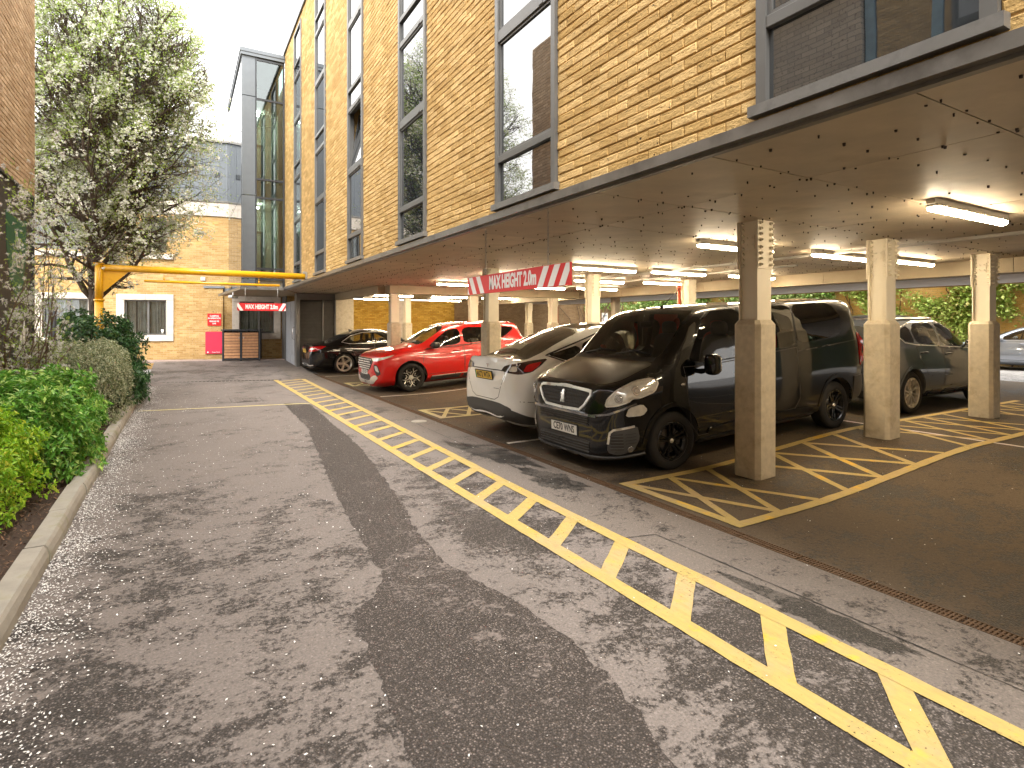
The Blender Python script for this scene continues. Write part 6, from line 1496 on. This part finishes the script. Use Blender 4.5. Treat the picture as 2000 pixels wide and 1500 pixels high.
def flakes(P, D, size, aspect=.75):
    n = len(P); D = unit(D); a = unit(np.cross(D, RNG.normal(0, 1, (n, 3)))); b = np.cross(D, a); s = np.broadcast_to(size, n)[:, None] * RNG.uniform(.6, 1.3, (n, 1))
    V = np.stack([P - a * s, P - b * s * aspect + D * s * .25, P + a * s, P + b * s * aspect + D * s * .25], 1).reshape(-1, 3); return V, np.arange(4 * n).reshape(-1, 4)

def tree(name, base, label, env, hmax, limbs, lean, leaf_n, blossom_n, seed, cat='tree', trunk_r=.13, fork=(1.7, 3.3), leafm='leaf_spring', blm='blossom', ls=.045, bs=.026, tw=1.):
    rnd = random.Random(seed); t = root(name, (base[0], base[1], base[2]), label, cat); B = Vector(base); g = MB(); tips = []
    def R(z): return env(z)
    def grow(p, d, L, r, lvl):
        k = max(3, int(L / .28)); pts = [p.copy()]; rs = [r]; q = p.copy()
        for i in range(k):
            d = (d + Vector((rnd.gauss(0, .16), rnd.gauss(0, .16), rnd.gauss(0, .10) + (.10 if lvl < 2 else .03)))).normalized()
            q = q + d * (L / k); rel = q - B; rad = math.hypot(rel.x - lean * rel.z, rel.y)
            if rad > R(rel.z) * (1.02 + rnd.gauss(0, .06)) or rel.z > hmax: break
            pts.append(q.copy()); rs.append(r * (1 - .75 * (i + 1) / k))
            if lvl < 3 and (i > 0 or lvl > 0):
                for _ in range(2 if lvl == 0 else 2 if lvl == 1 else 1):
                    if rnd.random() < (.9 if lvl < 2 else .8):
                        sd = Vector((rnd.gauss(0, 1), rnd.gauss(0, 1), rnd.gauss(0, .6))); sd = (sd - d * sd.dot(d)).normalized(); nd = (d * rnd.uniform(.45, .9) + sd * rnd.uniform(.6, 1.)).normalized()
                        grow(q, nd, L * rnd.uniform(.38, .6) * (1. if lvl else .85), max(rs[-1] * .62, .004), lvl + 1)
            if lvl >= 2: tips.append((q.copy(), d.copy()))
        if len(pts) > 1: g.tube(pts, rs, 6 if lvl < 2 else 3, True); tips.append((pts[-1], d.copy())) if lvl else None
    tr = MB(); pts = [B + Vector((lean * z + .05 * sin(z * 1.3), .04 * sin(z * 1.7 + 1), z)) for z in np.linspace(0, hmax * .78, 16)]
    tr.tube(pts, [max(.02, trunk_r * (1.25 if i == 0 else 1.) * (1 - .92 * i / 15)) for i in range(16)], 12); tr.build('trunk', 'bark', t)
    for i in range(limbs):
        f = i / limbs; z = fork[0] + (hmax * .7 - fork[0]) * f ** 1.35; a = i * 2.4 + rnd.uniform(-.3, .3); tilt = rnd.uniform(.55, .95) if f < .3 else rnd.uniform(.5, .9)
        p = B + Vector((lean * z, 0, z)); d = Vector((cos(a) * tilt, sin(a) * tilt, .75)).normalized(); grow(p, d, max(1., R(z + 1) * 1.45) * rnd.uniform(.85, 1.2), trunk_r * (.55 - .3 * f), 0)
    tag(g.build('limbs', 'bark', t), kind='stuff')
    T = np.array([p for p, _ in tips]); Dn = np.array([d for _, d in tips]); zr = (T[:, 2] - base[2]) / hmax
    def pick(n, w): return RNG.choice(len(T), n, p=w / w.sum())
    cl = np.clip(.5 + .35 * np.sin(T[:, 0] * 3.1 + T[:, 2] * 2.7) * np.sin(T[:, 1] * 2.6 - T[:, 2] * 1.9) + .3 * np.sin(T[:, 0] * 6.1 - T[:, 2] * 4.3 + T[:, 1] * 3), .03, 1.2) ** 2
    i = pick(leaf_n, cl * (.45 + zr)); P = T[i] + RNG.normal(0, .10 * tw, (leaf_n, 3)); d = unit(Dn[i] + RNG.normal(0, .8, (leaf_n, 3)))
    me = leaves('leaves', P, d, ls, ls * .5, [MATS[leafm]], t); tag(me, kind='stuff')
    k = 6; nc = blossom_n // k; i = pick(nc, cl * (1.25 - zr * .95)); Cn = T[i] + RNG.normal(0, .07 * tw, (nc, 3)); P = np.repeat(Cn, k, 0) + RNG.normal(0, .026 * (bs / .026), (nc * k, 3)); V, F = flakes(P, RNG.normal(0, 1, (nc * k, 3)) + np.array([.1, -.5, .6]), bs)
    tag(link('blossom', mesh_np('blossom', V, F, [MATS[blm]]), t), kind='stuff'); return t
E1 = pchip([(0, .0), (1.9, .1), (2.5, .8), (3.2, 1.8), (4.2, 2.7), (5.5, 3.0), (7.0, 2.75), (8.2, 2.45), (9.5, 1.85), (11, 1.0), (12, .2)])
tree('blossom_tree', (-1.86, 17.0, .1), 'tall blossoming tree with white flowers and fresh leaves behind the yellow post', E1, 11.6, 28, .02, 70000, 66000, 5, ls=.052, bs=.030, trunk_r=.165)

# flowering shrub in front of the banner: open, thin, arching
def open_shrub():
    rnd = random.Random(12); t = root('blossom_shrub', (-1.95, 10.2, .1), 'open thin-branched shrub with starry white blossom before the black banner', 'shrub'); g = MB(); tips = []
    def grow(p, d, L, r, lvl):
        k = max(3, int(L / .16)); pts = [p.copy()]; rs = [r]; q = p.copy()
        for i in range(k):
            d = (d + Vector((rnd.gauss(0, .13), rnd.gauss(0, .13), rnd.gauss(0, .09) + (.02 if lvl else -.01)))).normalized(); q = q + d * (L / k)
            if q.x < -2.12 or q.x > -1.38: break
            pts.append(q.copy()); rs.append(max(.002, r * (1 - .8 * (i + 1) / k)))
            if lvl < 2 and i > 1 and rnd.random() < .5:
                sd = Vector((rnd.gauss(0, 1), rnd.gauss(0, 1), rnd.gauss(.2, .7))); sd = (sd - d * sd.dot(d)).normalized(); grow(q, (d * .7 + sd * .7).normalized(), L * rnd.uniform(.25, .45), rs[-1] * .6, lvl + 1)
            if lvl >= 1 and rnd.random() < .8: tips.append((q.copy(), d.copy()))
        tips.append((pts[-1], d.copy()))
        if len(pts) > 1: g.tube(pts, rs, 4, True)
    for i in range(20):
        a = rnd.uniform(-2.6, 1.2); grow(Vector((-1.95 + rnd.gauss(0, .06), 10.2 + rnd.gauss(0, .15), .1)), Vector((.02 + .24 * rnd.random(), sin(a) * .30 - .05, .9)).normalized(), rnd.uniform(1.4, 3.7), .016, 0)
    g.build('stems', 'twig', t); T = np.array([p for p, _ in tips]); D = np.array([d for _, d in tips])
    n = 1000; i = RNG.choice(len(T), n); k = 13; P = np.repeat(T[i] + RNG.normal(0, .045, (n, 3)), k, 0); dd = unit(RNG.normal(0, 1, (n * k, 3)) + np.array([.2, -.4, .5])); tag(leaves('blossom', P, dd, .032, .012, [MATS['blossom_white']], t, droop=.1), kind='stuff')
    n = 2600; i = RNG.choice(len(T), n); tag(leaves('leaves', T[i] + RNG.normal(0, .05, (n, 3)), D[i] + RNG.normal(0, .6, (n, 3)), .045, .016, [MATS['leaf_spring']], t), kind='stuff')
open_shrub()

def bush(name, label, c, rad, h, n, Lh, Wd, lm, per=6, base_z=.1, e=.75, bump=.12, seed=1, stems=10, spread=.55, inner=.35, lift=.25, cat='shrub', clip=None):
    """leaf rosettes through the outer shell of a bumpy mound, with stems inside"""
    r_ = np.random.default_rng(seed); t = root(name, (c[0], c[1], base_z), label, cat)
    a = r_.uniform(0, 2 * pi, n); s = r_.uniform(-.12, 1, n); ph = np.arcsin(np.clip(s, -.12, 1))
    def pw(v, k): return np.sign(v) * np.abs(v) ** k
    X = pw(np.cos(ph), e) * pw(np.cos(a), e); Y_ = pw(np.cos(ph), e) * pw(np.sin(a), e); Z = pw(np.sin(ph), e)
    wob = 1 + bump * (np.sin(X * 5 + seed) * np.sin(Y_ * 7 + 2 * seed) + .6 * np.sin(Y_ * 13 + Z * 6) + .5 * np.sin(X * 11 - Z * 9 + seed))
    dep = 1 - r_.exponential(.07, n) * (1 + inner * 2 * (r_.random(n) < .35)); dep = np.clip(dep, .35, 1.06) + r_.normal(0, .025, n)
    P = np.stack([c[0] + X * rad[0] * wob * dep, c[1] + Y_ * rad[1] * wob * dep, base_z + .22 * h + Z * (h * .78) * wob * dep], 1); P[:, 2] = np.maximum(P[:, 2], base_z + .03)
    N = unit(np.stack([X / rad[0], Y_ / rad[1], Z / h + lift], 1) + r_.normal(0, .3, (n, 3)))
    if clip: k = clip(P); P, N = P[k], N[k]
    n = len(P); ax = np.repeat(N, per, 0); PP = np.repeat(P, per, 0) + r_.normal(0, Lh * .18, (n * per, 3)); tn = unit(np.cross(ax, r_.normal(0, 1, (n * per, 3)))); el = r_.uniform(.1, 1.0, (n * per, 1)); D = ax * el * (1 - spread) * 1.4 + tn * (spread + .25)
    tag(leaves('leaves', PP, D, Lh, Wd, [MATS[lm]], t), kind='stuff')
    g = MB(); rnd = random.Random(seed)
    for i in range(stems):
        q = P[rnd.randrange(n)]; b0 = Vector((c[0] + (q[0] - c[0]) * .25, c[1] + (q[1] - c[1]) * rnd.uniform(.4, .9), base_z - .02)); q = Vector(q); m = b0.lerp(q, .5) + Vector((rnd.gauss(0, .05), rnd.gauss(0, .05), .08)); g.tube([b0, m, q], [.012, .009, .004], 5)
    if stems: g.build('stems', 'twig', t)
    return t
bush('lime_shrub', 'bright lime green shrub nearest the camera at the left, above bare bark', (-1.75, 6.3), (.62, .85), .86, 2600, .052, .024, 'leaf_lime', 6, e=.8, bump=.12, seed=3, stems=40)
bush('green_shrub', 'glossy mid green shrub spilling over the kerb behind the lime one', (-1.52, 8.3), (.66, 1.35), .98, 3400, .082, .030, 'leaf_choisya', 6, e=.72, bump=.11, seed=8, stems=40)
bush('variegated_shrub', 'clipped cream and green variegated shrub below the yellow post', (-1.52, 12.3), (.72, 2.0), 1.28, 9000, .036, .018, 'leaf_variegated', 5, e=.62, bump=.05, seed=5, stems=40, inner=.5)
bush('laurel_shrub', 'dark glossy laurel around the foot of the blossoming tree', (-1.7, 16.2), (.85, 1.9), 1.75, 2600, .11, .045, 'leaf_laurel', 5, e=.8, bump=.14, seed=9, stems=20)
bush('dark_shrub', 'low dark shrub hanging over the kerb end before the far wall', (-1.1, 14.6), (.45, 1.5), .75, 1200, .10, .035, 'leaf_laurel', 5, e=.9, bump=.2, seed=14, stems=12)
bush('seedling', 'small pale green weed growing at the kerb edge', (-.93, 8.25), (.09, .16), .10, 26, .07, .03, 'leaf_lime', 5, base_z=.11, seed=21, stems=3, cat='weed')
bush('seedling', 'small green weed alone on the bark near the kerb', (-1.08, 4.3), (.10, .12), .10, 22, .07, .03, 'leaf_lime', 5, base_z=.1, seed=22, stems=3, cat='weed')
# twigs lying on the bark
g = MB()
for i in range(60):
    p = Vector((random.uniform(-2.0, -1.0), random.uniform(3.0, 10), random.uniform(.11, .16))); a = random.uniform(0, pi); L = random.uniform(.06, .22); q = p + Vector((cos(a) * L, sin(a) * L, random.uniform(-.01, .05))); g.tube([p, p.lerp(q, .5) + Vector((0, 0, .015)), q], [.004, .004, .002], 4)
tag(g.build('fallen_twigs', 'twig'), kind='stuff')

# climbers over the garden walls
def climber(name, label, x0, ulo, uhi, z0, z1, n, lm, seed, thick=.25, L=.09, dens=.5, axis='v'):
    r_ = np.random.default_rng(seed); t = root(name, ((x0, (ulo + uhi) / 2, z0) if axis == 'v' else ((ulo + uhi) / 2, x0, z0)), label, 'climber')
    u = r_.uniform(ulo, uhi, n * 3); z = r_.uniform(z0, z1, n * 3); k = (np.sin(u * 1.9 + seed) + np.sin(u * .8 + z * 2.6) + np.sin(z * 3.9 - u * 3.1) + r_.normal(0, .5, n * 3)) > dens; u, z = u[k][:n], z[k][:n]; n = len(u); d = r_.exponential(thick * .4, n)
    P = np.stack([x0 - d, u, z], 1) if axis == 'v' else np.stack([u, x0 - d, z], 1); D = np.stack([-np.abs(r_.normal(.4, .4, n)), r_.normal(0, .8, n), r_.normal(-.1, .7, n)], 1)
    if axis != 'v': D = D[:, [1, 0, 2]]
    tag(leaves('leaves', P, D, L, L * .7, [MATS[lm]], t), kind='stuff'); g = MB(); rnd = random.Random(seed)
    for i in range(14):
        uu = rnd.uniform(ulo, uhi); pts = []
        for s_ in range(7): zz = .1 + (z1 - .1) * s_ / 6; uu += rnd.gauss(0, .3); pts.append((x0 - .06, uu, zz) if axis == 'v' else (uu, x0 - .06, zz))
        g.tube(pts, [.03 - .003 * s_ for s_ in range(7)], 5)
    g.build('stems', 'twig', t)
climber('climbing_shrub', 'yellow green climber over the sunlit garden wall at the right', 24.95, 2, 14.5, .9, 4.4, 22000, 'leaf_climber', 3, .4, .14, -.1)
climber('ivy', 'dark glossy ivy mass on the garden wall behind the van roof', 24.95, 14.3, 19.5, .6, 4.4, 9000, 'leaf_ivy', 6, .5, .13, -.9)
climber('ivy', 'lush green ivy seen through the van windscreen', 24.95, 19.2, 29.5, .3, 4.6, 16000, 'leaf_ivy', 9, .7, .15, -1.2)
climber('ivy', 'deep green ivy covering the near stretch of the garden wall, added beyond the right edge for the car sides to reflect', 24.95, -10, 2, .1, 4.4, 26000, 'leaf_laurel', 17, .5, .16, -2.2)  # mostly out of view, added to put dark green in the car reflections
climber('ivy', 'ragged ivy hanging over the top of the old brick wall', 26.85, 20.0, 23.2, 2.5, 3.9, 1800, 'leaf_ivy', 11, .35, .14, -.3, 'h')
